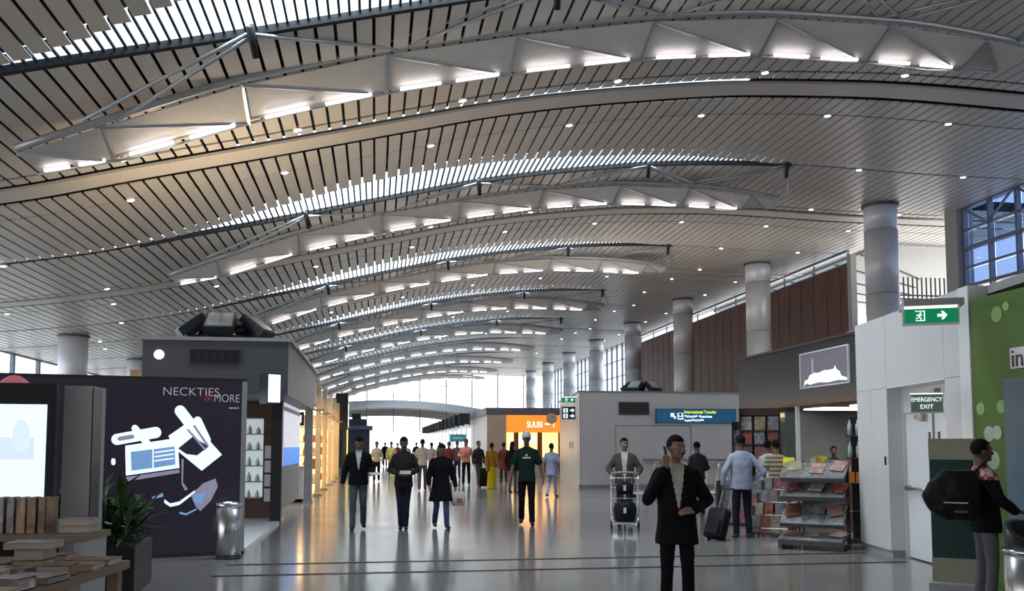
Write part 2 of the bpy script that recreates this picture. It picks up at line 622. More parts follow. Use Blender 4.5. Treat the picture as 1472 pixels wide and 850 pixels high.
# roof glazing in each slot
bar_me = MB().box((0, 0, 0), (0.034, 1, 0.05)).mesh('glazing_bar', M_deck)
for q, k in enumerate(KBAYS):
    yf = CH0 + PERIOD * k - 1.45
    w = thing('window_%d' % (q + 1), None, None, (0, yf, 0), kind='structure')
    strip_along_x(LX0, LX1, lambda x: -lens(x) - 0.14, 0.02, 0.11, 0.012).build('pane', M_skyglass, w)
    x = LX0 + 0.15
    while x < LX1:
        L = lens(x) + 0.12
        if L > 0.2:
            inst('glazing_bar', bar_me, w, (x, -L / 2, hX(x) + 0.07), (0, -slope(x), 0), (1, L, 1))
        x += 0.155 if k < 4 else 0.31

# recessed downlights along the thin gaps between slat rows
ring_me = MB().lathe([(0.075, 0), (0.095, 0.0), (0.095, 0.05), (0.075, 0.05), (0.075, 0)], n=14).mesh('trim_ring', M_white, True)
lamp_me = MB().ell((0, 0, 0.012), (0.078, 0.078, 0.03), nu=12, nv=6).mesh('lamp', M_spot, True)
def downlight(x, y):
    o = thing('recessed_downlight', 'small round recessed downlight glowing in a seam between ceiling slats', 'downlight', (x, y, hX(x) - 0.045), group='ceiling downlights')
    o.rotation_euler = (0, -slope(x), 0)
    inst('trim_ring', ring_me, o)
    inst('lamp', lamp_me, o)
for k in range(0, 6):
    yc = CH0 + PERIOD * k
    for j in range(-2, 10):
        for y, off in ((yc + 2.9, -4.9), (yc + 5.46, -5.4)):
            x = off + 3.3 * j
            if k < 5 and XL < x < 19 and in_view((x, y, hX(x))):
                downlight(x, y)
    for x in (-9.5, 14.2, 17.6):
        y = yc + PERIOD - 1.5
        if in_view((x, y, hX(x))):
            downlight(x, y)

# ---------------------------------------------------------------- trusses
chord_z = _pchip([-5.75, -4.5, -2.27, 0.1, 2.4, 4.9, 7.28, 9.5, 11.5, 12.35], [6.3, 6.8, 7.65, 8.33, 8.83, 9.27, 9.50, 9.52, 9.36, 9.24])
NODES = [-5.75, -4.5, -2.27, 0.1, 2.4, 4.9, 7.28, 9.5, 11.5, 12.35]
def make_truss(y, far):
    t = thing('roof_truss', 'arched tubular roof truss with tilted reflector panels and strip lights', 'truss', (0, y, 0), group='arched roof trusses under the glazed slots')
    pts = [(x, 0, chord_z(x)) for x in np.linspace(-5.75, 12.35, 37)]
    MB().tube(pts, 0.07, 8).build('chord', M_tube, t, True)
    low = lambda x: Vector((x, 0.95, chord_z(x) - 0.42 * min(1, 0.35 + min(x + 5.75, 12.35 - x) / 2.5)))
    top = lambda x: Vector((x, 0.05, chord_z(x) - 0.09))
    for i in range(len(NODES) - 1):
        a, b = NODES[i], NODES[i + 1]
        A, B, C, D = top(a), top(b), low(b), low(a)
        for nm, tri, off in (('upper_panel', (A, B, C), 0.0), ('lower_panel', (A, C, D), 0.06)):
            n = (tri[1] - tri[0]).cross(tri[2] - tri[0]).normalized()
            if n.z < 0:
                n = -n
            g = sum(tri, Vector()) / 3
            vs = [g + (p - g) * 0.985 + n * off for p in tri]
            vs2 = [v + n * 0.02 for v in vs]
            MB().add(vs + vs2, [(0, 1, 2), (5, 4, 3), (0, 3, 4, 1), (1, 4, 5, 2), (2, 5, 3, 0)]).build(nm, M_fabric, t)
        if not far:
            MB().bar(A, C, 0.05, 0.05).build('diagonal_rail', M_tube, t)
        if i > 0 and not far:
            MB().bar(A + Vector((0, 0, 0.03)), D, 0.05, 0.06).build('divider_rail', M_tube, t)
        # strip lights lie along the lower edge of the panel
        L = b - a
        if L > 1.0:
            for s0, s1 in ((0.12, 0.44), (0.56, 0.9)):
                P0 = D.lerp(C, s0) + Vector((0, -0.12, 0.0))
                P1 = D.lerp(C, s1) + Vector((0, -0.12, 0.0))
                MB().bar(P0, P1, 0.055, 0.04).build('strip_light', M_strip, t)
    MB().tube([low(x) for x in np.linspace(-5.75, 12.35, 25)], 0.025, 6).build('lower_rail', M_tube, t, True)
    if not far:
        for ia in (2, 4, 6, 8):
            x = NODES[ia] + 0.35
            P = Vector((x, -1.62, hX(x) - 0.10))
            for jn in (ia - 1, ia + 1):
                q = Vector((NODES[jn], 0, chord_z(NODES[jn])))
                for dx in (-0.05, 0.05):
                    MB().cyl(P + Vector((dx, 0, 0)), q + Vector((dx * 5, 0, 0.02)), 0.032, n=6).build('strut', M_tube, t, True)
            MB().cyl(P + Vector((0, -0.1, 0.08)), P + Vector((0.06, 0.18, -0.28)), 0.07, 0.05, n=10).build('strut_bracket', M_bar, t, True)
            MB().cyl(P, Vector((x, -1.52, hX(x) + 0.1)), 0.03, n=6).build('hanger', M_bar, t, True)
    return t
for k in KBAYS:
    make_truss(CH0 + PERIOD * k, k > 4)

# ================================================================ COLUMNS
def column(x, y, d, label, group):
    z = hX(x) + 0.1
    t = thing('column', label, 'column', (x, y, 0), group=group)
    r = d / 2
    segs = [(0.0, 3.4), (3.42, 6.6), (6.62, 8.8), (8.82, z)]
    for a, b in segs:
        if a < z:
            b = min(b, z)
            MB().lathe([(0, a), (r, a), (r, b), (0, b)], n=32).build('cladding_drum', M_colmetal, t, True)
    MB().lathe([(0, 0), (r - 0.03, 0), (r - 0.03, z), (0, z)], n=20).build('core', M_joint, t, True)
    MB().lathe([(r, z - 0.22), (r + 0.06, z - 0.22), (r + 0.06, z - 0.14), (r, z - 0.14)], n=28).build('collar', M_joint, t, True)
for i in range(8):
    column(16.9, 28.06 + 10.02 * i, 1.08, 'tall round silver column in the row before the brown wall and windows', 'silver columns on the window side')
for i in range(6):
    column(-11.8, 37.6 + 10.0 * i, 1.08, 'short round silver column rising behind the dark shop wall', 'silver columns on the shop side')

# ================================================================ SIDE AND END WALLS
GX = 20.0
cw = thing('wall_right', 'glazed curtain wall in blue glass', None, (GX, 0, 0), kind='structure')
MB().box2((0, 1.0, 0), (0.25, 28.2, 6.55)).build('spandrel', M_midgrey, cw)
zt = hX(GX)
ys = [28.0 - 1.3 * i for i in range(20)]
zs = [6.95, 7.6, 8.25, 8.9, zt]
for i, y in enumerate(ys):
    MB().box2((-0.09, y - 0.05, 6.55), (0.09, y + 0.05, zt)).build('mullion', M_frame, cw)
for j, z in enumerate(zs):
    th = 0.055 if j % 2 == 0 else 0.025
    MB().box2((-0.12, ys[-1], z - th), (0.06, 28.0, z + th)).build('transom', M_frame, cw)
for i in range(len(ys) - 1):
    for j in range(len(zs) - 1):
        MB().box2((0.10, ys[i + 1] + 0.05, zs[j] + 0.03), (0.115, ys[i] - 0.05, zs[j + 1] - 0.03)).build('pane', M_blueglass, cw)
for i in range(0, 10):
    a, b = (8.9, zt) if i % 2 else (zt, 8.9)
    MB().bar((-0.10, ys[i], a), (-0.10, ys[i + 1], b), 0.06, 0.06).build('brace', M_frame, cw)
MB().box2((-0.25, 28.1, 0), (0.35, 28.75, zt)).build('corner_post', M_midgrey, cw)

# recess with a railing of tall bars between the glazing and the brown wall
bs = thing('bar_screen', 'screen of thin dark upright bars between blue glazing and brown wall', 'bar screen', (0, 33.5, 6.6))
for z in (0.25, 0.85, 1.0):
    MB().box2((19.8, -0.03, z - 0.03), (24.2, 0.03, z + 0.03)).build('rail', M_bar, bs)
bb = MB().box2((-0.022, -0.022, 0), (0.022, 0.022, 1.75)).mesh('bar', M_bar)
for i in range(22):
    inst('bar', bb, bs, (19.9 + 0.2 * i, 0, 0))
wr2 = MB().box2((19.8, 33.35, 0), (24.2, 33.65, 6.6)).build('wall_recess', M_midgrey)
tag(wr2, kind='structure')

sf = MB().add([(20.2, 33.3, 9.6), (23.8, 33.5, 9.6), (33.4, 47.2, 9.6), (33.4, 52, 9.6), (20.2, 52, 9.6)] + [(20.2, 33.3, 9.7), (23.8, 33.5, 9.7), (33.4, 47.2, 9.7), (33.4, 52, 9.7), (20.2, 52, 9.7)],
              [(0, 1, 2, 3, 4), (9, 8, 7, 6, 5)] + [(i, 5 + i, 5 + (i + 1) % 5, (i + 1) % 5) for i in range(5)]).build('ceiling_recess', mat('pale_soffit', (0.42, 0.42, 0.41), 0.6))
tag(sf, kind='structure')
for i in range(5):
    MB().bar((20.3, 35.2 + 2.2 * i, 9.58), (26.0 + 1.2 * i, 40.0 + 2.2 * i, 9.58), 0.12, 0.05).build('soffit_groove', M_bar, sf)
def wood():
    m = bpy.data.materials.new('reddish_brown_veneer')
    m.use_nodes = True
    nt = m.node_tree
    b = nt.nodes['Principled BSDF']
    tc = nt.nodes.new('ShaderNodeTexCoord')
    mp = nt.nodes.new('ShaderNodeMapping')
    mp.inputs['Scale'].default_value = (6, 9, 0.35)
    nz = nt.nodes.new('ShaderNodeTexNoise')
    nz.inputs['Scale'].default_value = 1.6
    nz.inputs['Detail'].default_value = 8
    rp = nt.nodes.new('ShaderNodeValToRGB')
    rp.color_ramp.elements[0].color = (0.05, 0.018, 0.010, 1)
    rp.color_ramp.elements[1].color = (0.20, 0.07, 0.038, 1)
    rp.color_ramp.elements[0].position = 0.3
    rp.color_ramp.elements[1].position = 0.75
    nt.links.new(tc.outputs['Object'], mp.inputs[0])
    nt.links.new(mp.outputs[0], nz.inputs['Vector'])
    nt.links.new(nz.outputs['Fac'], rp.inputs[0])
    nt.links.new(rp.outputs[0], b.inputs['Base Color'])
    b.inputs['Roughness'].default_value = 0.45
    return m
M_wood = wood()
bw = thing('wall_right_wood', 'brown veneered wall panels', None, (19.5, 0, 0), kind='structure')
for i in range(50):
    y = 35.0 + 0.6 * i
    MB().box2((0.0 if i % 2 else 0.012, y + 0.008, 0), (0.1, y + 0.592, 9.12)).build('board', M_wood, bw)
MB().box2((0.1, 35, 0), (0.25, 65, 9.1)).build('backing', M_dark, bw)
MB().box2((0.0, 34.7, 0), (0.25, 35.0, 9.5)).build('end_trim', M_midgrey, bw)
for z in (9.15, 9.66):
    MB().box2((-0.02, 35, z - 0.03), (0.12, 65, z + 0.03)).build('clerestory_rail', M_frame, bw)
for i in range(11):
    MB().box2((0.04, 35 + 3.0 * i - 0.04, 9.18), (0.1, 35 + 3.0 * i + 0.04, 9.6)).build('clerestory_mullion', M_frame, bw)
MB().box2((0.05, 35, 9.18), (0.06, 65, 9.58)).build('clerestory_pane', M_wallglass, bw)

def window_wall(name, x, ya, yb, z0, z1, step, zstep, mw=0.06):
    w = thing(name, None, None, (x, ya, 0), kind='structure')
    L = yb - ya
    if z0 > 0.05:
        MB().box2((-0.1, 0, 0), (0.1, L, z0)).build('sill_wall', M_midgrey, w)
    n = int(L / step)
    me = MB().box2((-0.08, -mw / 2, z0), (0.08, mw / 2, z1)).mesh('mullion', M_frame)
    for i in range(n + 1):
        inst('mullion', me, w, (0, L * i / n, 0))
    z = z0
    while z < z1 + 0.01:
        MB().box2((-0.05, 0, z - 0.03), (0.05, L, z + 0.03)).build('transom', M_frame, w)
        z += zstep
    MB().box2((0.02, 0, z0), (0.03, L, z1)).build('pane', M_wallglass, w)
    return w
window_wall('window_20', 19.5, 65.2, 104, 3.2, 9.7, 1.6, 1.3)
window_wall('window_21', -15.9, 12, 104, 0.6, 5.55, 3.0, 1.65, 0.22)

wf = thing('wall_light_block', None, None, (0, -9.9, 0), kind='structure')  # unseen wall added behind the camera to keep back light off the foreground
MB().box2((XL, -0.2, 0), (XR, 0, 9.9)).build('panel', M_midgrey, wf)
# far end: glazed wall above a shallow vaulted opening
ew = thing('wall_back', None, None, (0, 104, 0), kind='structure')
for x in np.arange(-16, 20, 3.0):
    z1 = hX(x) + 0.1
    MB().box2((x - 0.05, -0.08, 3.0), (x + 0.05, 0.08, z1)).build('mullion', M_frame, ew)
for z in (7.2, 8.3):
    MB().box2((1.0 if z > 8 else -1.0, -0.05, z - 0.03), (19.4, 0.05, z + 0.03)).build('transom', M_frame, ew)
arch_z = lambda x: 6.6 - 0.0088 * (x - 1.6) ** 2
mbv, n = MB(), 24
vs, fs = [], []
for i in range(n + 1):
    x = -12 + 30 * i / n
    z = arch_z(x)
    vs += [(x, -1.2, z), (x, 1.0, z), (x, 1.0, z - 0.85), (x, -1.2, z - 0.85)]
for i in range(n):
    for j in range(4):
        fs.append((i * 4 + j, i * 4 + (j + 1) % 4, i * 4 + 4 + (j + 1) % 4, i * 4 + 4 + j))
mbv.add(vs, fs).build('arch_beam', mat('arch_grey', (0.45, 0.46, 0.48), 0.5), ew)
mbv, vs, fs = MB(), [], []
for i in range(n + 1):
    x = -12 + 30 * i / n
    z = arch_z(x) - 0.75
    vs += [(x, 1.0, z), (x, 30, z), (x, 30, z + 0.1), (x, 1.0, z + 0.1)]
mbv.add(vs, [(i * 4 + j, i * 4 + (j + 1) % 4, i * 4 + 4 + (j + 1) % 4, i * 4 + 4 + j) for i in range(n) for j in range(4)]).build('vault_soffit', M_band, ew)
for y in (6, 11, 16, 21, 26):
    MB().tube([(x, y, arch_z(x) - 0.85) for x in np.linspace(-12, 18, 20)], 0.09, 6).build('vault_rib', M_tube, ew)
def at_px(px, py, depth):
    """point on the sight line at a given distance along the ground"""
    r = ray(px, py)
    s = depth / math.hypot(r.x, r.y)
    return Vector((r.x * s, r.y * s, EYE + r.z * s))
# ================================================================ LEFT SHOP WITH LIGHTBOX
def emis(name, col, es, base=None):
    return mat(name, base or col, 0.4, var=0.03, scale=3, emit=col, es=es)

# --- the lit advertisement wall
LA = ground(350, 797)                       # right foot of the lightbox wall
LBx, LBy = -5.9, 12.55                      # its far left foot
_d = Vector((LBx - LA.x, LBy - LA.y, 0))
LW = _d.length
ang = math.atan2(-_d.y, -_d.x)              # local +x runs from the left end to the right end
lb = thing('advertising_lightbox', 'dark violet lightbox wall advertising neckties with giant silver cufflinks', 'lightbox', (LBx, LBy, 0), ang)
MB().box2((0, 0, 0), (LW, 0.30, 2.5)).build('cabinet', M_midgrey, lb)
M_poster = mat('poster_violet_print', (0.016, 0.013, 0.024), 0.2, var=0.35, scale=0.8, emit=(0.05, 0.042, 0.068), es=0.16)
MB().box2((0.05, -0.012, 0.05), (LW - 0.07, 0.0, 2.47)).build('poster', M_poster, lb)
for a, b in (((0.0, -0.03, 0.0), (LW, 0.0, 0.05)), ((0, -0.03, 2.46), (LW, 0.0, 2.5)), ((LW - 0.07, -0.03, 0.05), (LW, 0.0, 2.46))):
    MB().box2(a, b).build('edge_trim', M_midgrey if a[2] == 0.05 else M_dark, lb)
M_ink = emis('poster_silver_ink', (0.80, 0.90, 1.0), 0.62)
M_ink2 = emis('poster_pale_blue_ink', (0.2, 0.38, 0.7), 0.4)
M_ink3 = emis('poster_grey_ink', (0.30, 0.30, 0.42), 0.35)
M_ink4 = emis('poster_dark_ink', (0.03, 0.03, 0.06), 0.15)
M_txt = emis('poster_text_grey', (0.42, 0.42, 0.46), 0.35)
M_red = emis('poster_text_red', (0.35, 0.03, 0.06), 0.25)
def lbp(px, py):
    """picture point on the poster plane -> local (x, z)"""
    r = ray(px, py)
    n = Vector((-math.sin(ang), math.cos(ang), 0))
    o = Vector((LBx, LBy, 0))
    s = (o - Vector((0, 0, EYE))).dot(n) / r.dot(n)
    p = Vector((0, 0, EYE)) + r * s - o
    return (p.dot(Vector((math.cos(ang), math.sin(ang), 0))), p.z)
def ink(name, pts, m, lift):
    MB().prism([lbp(*p) for p in pts], Matrix.Translation((0, -0.013 - lift, 0)), 0.002).build(name, m, lb)
def capsule(x0, y0, x1, y1, r, n=7):
    a = math.atan2(y1 - y0, x1 - x0)
    pts = [(x1 + r * math.cos(a - math.pi / 2 + math.pi * i / n), y1 + r * math.sin(a - math.pi / 2 + math.pi * i / n)) for i in range(n + 1)]
    pts += [(x0 + r * math.cos(a + math.pi / 2 + math.pi * i / n), y0 + r * math.sin(a + math.pi / 2 + math.pi * i / n)) for i in range(n + 1)]
    return pts
ink('printed_cufflink', capsule(168, 632, 224, 622, 8), M_ink, 0.001)
ink('printed_cufflink', capsule(172, 631, 190, 628, 3), M_ink3, 0.003)
ink('printed_cufflink', capsule(194, 616, 212, 638, 5), M_ink, 0.004)
ink('printed_cufflink', [(180, 641), (255, 630), (258, 673), (181, 684)], M_ink, 0.006)
ink('printed_cufflink', [(188, 650), (219, 646), (219, 673), (189, 677)], M_ink2, 0.008)
ink('printed_cufflink', [(221, 646), (251, 642), (252, 668), (221, 673)], M_ink2, 0.008)
for q in (650, 656, 662):
    ink('printed_cufflink', [(222, q), (250, q - 4), (250, q - 2), (222, q + 2)], M_ink, 0.010)
ink('printed_cufflink', capsule(163, 662, 163, 666, 3), M_ink, 0.004)
ink('printed_cufflink', capsule(259, 591, 276, 613, 8), M_ink, 0.001)
ink('printed_cufflink', capsule(284, 605, 297, 633, 6), M_ink, 0.001)
ink('printed_cufflink', [(242, 627), (275, 604), (319, 654), (290, 677), (252, 646)], M_ink, 0.003)
ink('printed_cufflink', [(256, 645), (277, 628), (300, 642), (283, 655), (268, 653)], M_ink4, 0.005)
ink('printed_cufflink', [(268, 618), (271, 617), (297, 646), (294, 648)], M_ink3, 0.007)
ink('printed_cufflink', [(277, 612), (280, 611), (300, 640), (297, 642)], M_ink3, 0.007)
ink('printed_reflection', [(181, 686), (258, 675), (258, 680), (184, 692)], M_ink3, 0.003)
ink('printed_reflection', [(218, 715), (234, 709), (235, 714), (220, 718)], M_ink2, 0.003)
ink('printed_reflection', [(261, 660), (264, 660), (263, 694), (270, 703), (266, 706), (261, 696)], M_ink3, 0.003)
ink('printed_reflection', [(236, 718), (245, 724), (258, 721), (280, 705), (281, 708), (258, 726), (245, 729), (236, 723)], M_ink, 0.003)
ink('printed_reflection', [(274, 712), (292, 695), (310, 688), (313, 700), (303, 720), (288, 735), (281, 728)], M_ink3, 0.003)
ink('printed_reflection', [(280, 712), (296, 708), (290, 724), (279, 722)], M_ink2, 0.005)
ink('printed_reflection', [(258, 736), (268, 738), (282, 731), (283, 733), (268, 741), (258, 739)], M_ink2, 0.003)
def lbtext(s, px, py, size, m, sx=1.0, nm='lettering'):
    x, z = lbp(px, py)
    text(nm, s, m, lb, (x, -0.016, z), size, sx=sx, ext=0.001, thin=-0.002)
lbtext('NECKTIES', 275, 564, 0.165, M_txt, 1.04)
lbtext('&', 299, 571.5, 0.16, M_red, 1.0)
lbtext('MORE', 326, 573.5, 0.16, M_txt, 0.83)
for q in range(5):
    ink('printed_strokes', [(329 + 3 * q, 586), (331 + 3 * q, 586), (331 + 3 * q, 588), (329 + 3 * q, 588)], M_txt, 0.002)

# --- grey upper body of the shop with vent and porthole
kz = 3.40
KA = ground(415, 487, kz)
KF = KA.y
ks = thing('shop_kiosk', 'grey boxy shop kiosk with dark vent and white porthole above the lightbox', 'kiosk', (0, 0, 0))
kx0, kx1, ky1 = on_y(205, 500, KF).x, KA.x, 23.2
MB().box2((kx0, KF, 2.42), (kx1, ky1, kz - 0.06)).build('upper_body', M_grey, ks)
MB().box2((kx0 - 0.06, KF - 0.06, kz - 0.06), (kx1 + 0.06, ky1 + 0.06, kz)).build('parapet', M_midgrey, ks)
def rect_on_y(px0, py0, px1, py1, Y):
    a, b = on_y(px0, py0, Y), on_y(px1, py1, Y)
    return (min(a.x, b.x), max(a.x, b.x), min(a.z, b.z), max(a.z, b.z))
x0, x1, z0, z1 = rect_on_y(276, 504, 343, 522, KF)
v = MB().box2((x0, KF - 0.03, z0), (x1, KF, z1)).build('vent', M_black, ks)
for a, b in (((x0 - .02, KF - .05, z0 - .02), (x1 + .02, KF - .03, z0)), ((x0 - .02, KF - .05, z1), (x1 + .02, KF - .03, z1 + .02)), ((x0 - .02, KF - .05, z0), (x0, KF - .03, z1)), ((x1, KF - .05, z0), (x1 + .02, KF - .03, z1))):
    MB().box2(a, b).build('vent_frame', M_dark, v)
for i in range(1, 6):
    x = x0 + (x1 - x0) * i / 6
    MB().box2((x - 0.012, KF - 0.045, z0), (x + 0.012, KF - 0.03, z1)).build('vent_slat', M_dark, v)
c = on_y(229, 510, KF)
MB().cyl((c.x, KF, c.z), (c.x, KF - 0.03, c.z), 0.085, n=24).build('porthole', emis('porthole_white', (0.95, 0.97, 1.0), 0.55), ks, True)
# rear display wall under the upper body
M_brown = mat('brown_display_panel', (0.13, 0.075, 0.055), 0.5, var=0.15)
RW = 19.4
MB().box2((kx0, RW, 0), (-2.0, RW + 0.15, 2.42)).build('display_wall', M_brown, ks)
MB().box2((kx0, LA.y + 0.35, 0), (-1.86, RW, 0.05)).build('platform', M_white, ks)
x0, x1, z0, z1 = rect_on_y(354, 602, 377, 715, RW)
x0 -= 0.5
MB().box2((x0, RW - 0.02, z0), (x1, RW, z1)).build('shelf_back', emis('lit_shelf_back', (0.75, 0.85, 0.85), 0.28), ks)
sh_items = []
for i in range(6):
    z = z0 + (z1 - z0) * i / 5
    MB().box2((x0, RW - 0.30, z - 0.01), (x1, RW - 0.02, z + 0.01)).build('glass_shelf', M_midgrey, ks)
    if i < 5:
        for j in range(5):
            sh_items.append((x0 + (j + 0.5) * (x1 - x0) / 5, RW - 0.16, z + 0.01))
nx0, nx1, nz0, nz1 = rect_on_y(383, 641, 397, 720, RW)
MB().box2((nx0, RW - 0.25, nz0), (nx1, RW, nz1)).build('niche_cabinet', M_white, ks)
for i in range(1, 4):
    z = nz0 + (nz1 - nz0) * i / 4
    MB().box2((nx0, RW - 0.28, z - 0.02), (nx1, RW - 0.25, z + 0.02)).build('niche_shelf', M_dark, ks)
# slim pillar and side posters facing the concourse
MB().box2((-2.05, 18.55, 0.0), (-1.84, 18.75, 3.0)).build('pillar', M_dark, ks)
MB().box2((-2.05, 18.75, 0.25), (-1.86, 23.0, 2.95)).build('side_body', M_midgrey, ks)
pst = MB().box2((-1.86, 18.95, 1.12), (-1.845, 22.9, 2.25)).build('side_poster', emis('side_poster_print', (0.72, 0.72, 0.84), 0.45), ks)
MB().box2((-1.845, 18.95, 1.12), (-1.84, 22.9, 1.5)).build('poster_band', emis('side_poster_blue', (0.06, 0.28, 0.85), 0.5), pst)
MB().box2((-1.86, 18.95, 2.35), (-1.845, 22.9, 2.93)).build('side_poster', emis('side_poster_print', (0.72, 0.72, 0.84), 0.45), ks)
HL = at_px(384, 580, 15.45)
sg = thing('hanging_lightbox', 'small square white lightbox at the corner of the grey kiosk', 'lightbox', HL, R(32))
MB().box2((-0.0, 0.0, 0.0), (0.24, 0.30, 0.50)).build('housing', M_black, sg)
MB().box2((0.015, -0.01, 0.02), (0.225, 0.0, 0.48)).build('lit_face', emis('lit_white_face', (0.85, 0.9, 1.0), 0.9), sg)
MB().box2((0.05, 0.25, 0.2), (0.1, 0.62, 0.25)).build('hanger', M_dark, sg)
# perfume bottles and boxes on the lit shelves
bot = MB().lathe([(0, 0), (0.045, 0), (0.045, 0.10), (0.018, 0.12), (0.018, 0.16), (0, 0.16)], n=10).mesh('bottle', M_white, True)
for i, p in enumerate(sh_items):
    o = inst('bottle', bot, None, p, (0, 0, 0), (0.8 + 0.3 * random.random(), 1, 0.7 + 0.5 * random.random()))
    tag(o, 'small pale bottle standing on a lit glass shelf behind the lightbox wall', 'bottle', 'bottles on the lit shop shelves')

# floodlight cluster on a roof
def floodlights(name_label, loc, s, rz=0):
    t = thing('floodlight_cluster', name_label, 'floodlight', loc, rz)
    MB().lathe([(0, 0), (0.62 * s, 0), (0.55 * s, 0.12 * s), (0, 0.12 * s)], n=20).build('base_ring', M_black, t, True)
    gl = mat('floodlight_lens', (0.35, 0.42, 0.48), 0.08, 0.3)
    for i in range(5):
        a = R(-90 + 72 * i)
        M = Matrix.Translation((0.56 * s * math.cos(a), 0.56 * s * math.sin(a), 0.30 * s)) @ Matrix.Rotation(a + R(90), 4, 'Z') @ Matrix.Rotation(R(38), 4, 'X')
        h = MB()
        h.box((0, 0, 0), (0.46 * s, 0.46 * s, 0.14 * s))
        h.box((0, 0, -0.1 * s), (0.34 * s, 0.34 * s, 0.1 * s))
        h.v = [tuple(M @ Vector(q)) for q in h.v]
        ho = h.build('lamp_head', mat('floodlight_housing', (0.03, 0.036, 0.045), 0.35, 0.3), t)
        g = MB().box((0, 0, 0.075 * s), (0.40 * s, 0.40 * s, 0.012 * s))
        g.v = [tuple(M @ Vector(q)) for q in g.v]
        g.build('lens', gl, ho)
        st = MB().cyl((0.45 * s * math.cos(a), 0.45 * s * math.sin(a), 0.08 * s), (0.56 * s * math.cos(a), 0.56 * s * math.sin(a), 0.26 * s), 0.03 * s, n=8)
        st.build('bracket', M_chrome, t)
    return t
fc = on_y(325, 470, KF + 1.3)
floodlights('cluster of dark tilted floodlights on the grey kiosk roof', (fc.x, KF + 1.3, kz), 1.12)
def uplamp(loc, power, col=(1.0, 0.78, 0.5), blend=0.8, cone=140):
    d = bpy.data.lights.new('floodlight_beam', 'SPOT')
    d.energy, d.color, d.spot_size, d.spot_blend, d.shadow_soft_size = power, col, R(cone), blend, 0.25
    o = bpy.data.objects.new('floodlight_beam', d)
    COL.objects.link(o)
    o.location, o.rotation_euler = loc, (R(180) - R(22), 0, 0)
uplamp((fc.x, KF + 1.3, kz + 0.75), 420)

# --- steel posts and the warm-lit shop row beyond
post_base = Vector((-1.78, 25.0, 0))
def post(y, x, h, m, label, nm='shop_post', group=None):
    t = thing(nm, label, 'post', (x, y, 0), group=group)
    hw = 0.105 if nm == 'shop_post' else 0.075
    MB().box2((-hw, -hw, 0), (hw, hw, h)).build('shaft', m, t)
    MB().box2((-0.14, -0.14, 2.60), (0.20, 0.14, 2.66)).build('lamp_bracket', M_midgrey, t)
    MB().box2((-0.13, -0.13, 0), (0.13, 0.13, 0.05)).build('foot_plate', M_midgrey, t)
post(25.0, -1.78, 3.5, mat('post_grey_paint', (0.33, 0.35, 0.39), 0.35, 0.3), 'blue-grey square steel post beside the side posters of the kiosk')
M_beige = mat('beige_pilaster', (0.75, 0.66, 0.48), 0.45)
for i, y in enumerate((28.6, 32.2, 35.8, 39.4, 43.0)):
    post(y, -1.75, 3.5, M_beige, 'beige square pilaster between the warm-lit shop windows', 'shop_pilaster', 'beige pilasters of the shop row')
srow = thing('shop_row', 'row of warm-lit shop units behind the beige pilasters', 'shop', (0, 0, 0))
MB().box2((-6.0, 23.4, 0), (-5.8, 44.5, 3.4)).build('rear_wall', mat('warm_shop_wall', (0.55, 0.36, 0.2), 0.6, var=0.3, scale=2.0), srow)
MB().box2((-6.0, 24.6, 3.05), (-1.90, 44.5, 3.42)).build('fascia', M_midgrey, srow)
MB().box2((-6.0, 44.3, 0), (-2.2, 44.5, 3.05)).build('end_wall', M_cream, srow)
for y in (24.9, 31.9, 38.0):
    MB().box2((-5.8, y, 2.95), (-2.4, y + 5.5, 3.03)).build('lit_ceiling_panel', emis('warm_ceiling_panel', (1.0, 0.72, 0.36), 3.2), srow)
M_shelf = mat('warm_wood_shelf', (0.45, 0.3, 0.16), 0.5)
goods = []
for bx, by in ((-2.82, 31.6), (-2.82, 35.2), (-2.82, 38.8), (-2.82, 42.4), (-3.5, 28.3)):
    st = thing('display_shelf', 'open wooden display shelf of goods between beige pilasters', 'shelf', (bx, by, 0), R(-90), group='display shelves in the warm-lit shops')
    for yy in (-0.95, 0.95):
        MB().box2((-0.25, yy - 0.02, 0), (0.25, yy + 0.02, 2.2)).build('side_panel', M_shelf, st)
    MB().box2((-0.27, -0.95, 0), (-0.25, 0.95, 2.2)).build('back_panel', emis('warm_lit_back', (1.0, 0.66, 0.30), 1.3), st)
    for z in (0.25, 0.75, 1.2, 1.65, 2.15):
        MB().box2((-0.25, -0.93, z - 0.015), (0.25, 0.93, z + 0.015)).build('shelf_board', M_shelf, st)
    for z in (0.265, 0.765, 1.215, 1.665):
        for j in range(6):
            goods.append((bx - 0.75 + 0.3 * j, by - 0.06, z))
M_goods = print_mat('goods_print', [(0.8, 0.55, 0.2), (0.7, 0.2, 0.08), (0.85, 0.8, 0.6), (0.35, 0.12, 0.05), (0.9, 0.65, 0.35), (0.5, 0.1, 0.1)], 14)
gb = MB().box2((-0.07, -0.09, 0), (0.07, 0.09, 0.27)).mesh('gift_box', M_goods)
gt = MB().lathe([(0, 0), (0.06, 0), (0.065, 0.16), (0.025, 0.22), (0.022, 0.31), (0, 0.31)], n=10).mesh('liquor_bottle', M_goods, True)
for i, p in enumerate(goods):
    if i % 2:
        tag(inst('gift_box', gb, None, p, (0, 0, 0.2 * random.random()), (1, 1, 0.7 + 0.5 * random.random())), 'coloured gift box on a wooden shelf in the warm-lit shops', 'box', 'gift boxes in the warm-lit shops')
    else:
        tag(inst('liquor_bottle', gt, None, p, (0, 0, 0), (1, 1, 0.85 + 0.3 * random.random())), 'amber liquor bottle on a wooden shelf in the warm-lit shops', 'bottle', 'liquor bottles in the warm-lit shops')
ct = thing('shop_counter', 'white shop counter with dark top behind the blue-grey post', 'counter', (-2.3, 26.6, 0))
MB().box2((-0.35, -1.2, 0), (0.35, 1.2, 0.92)).build('body', M_white, ct)
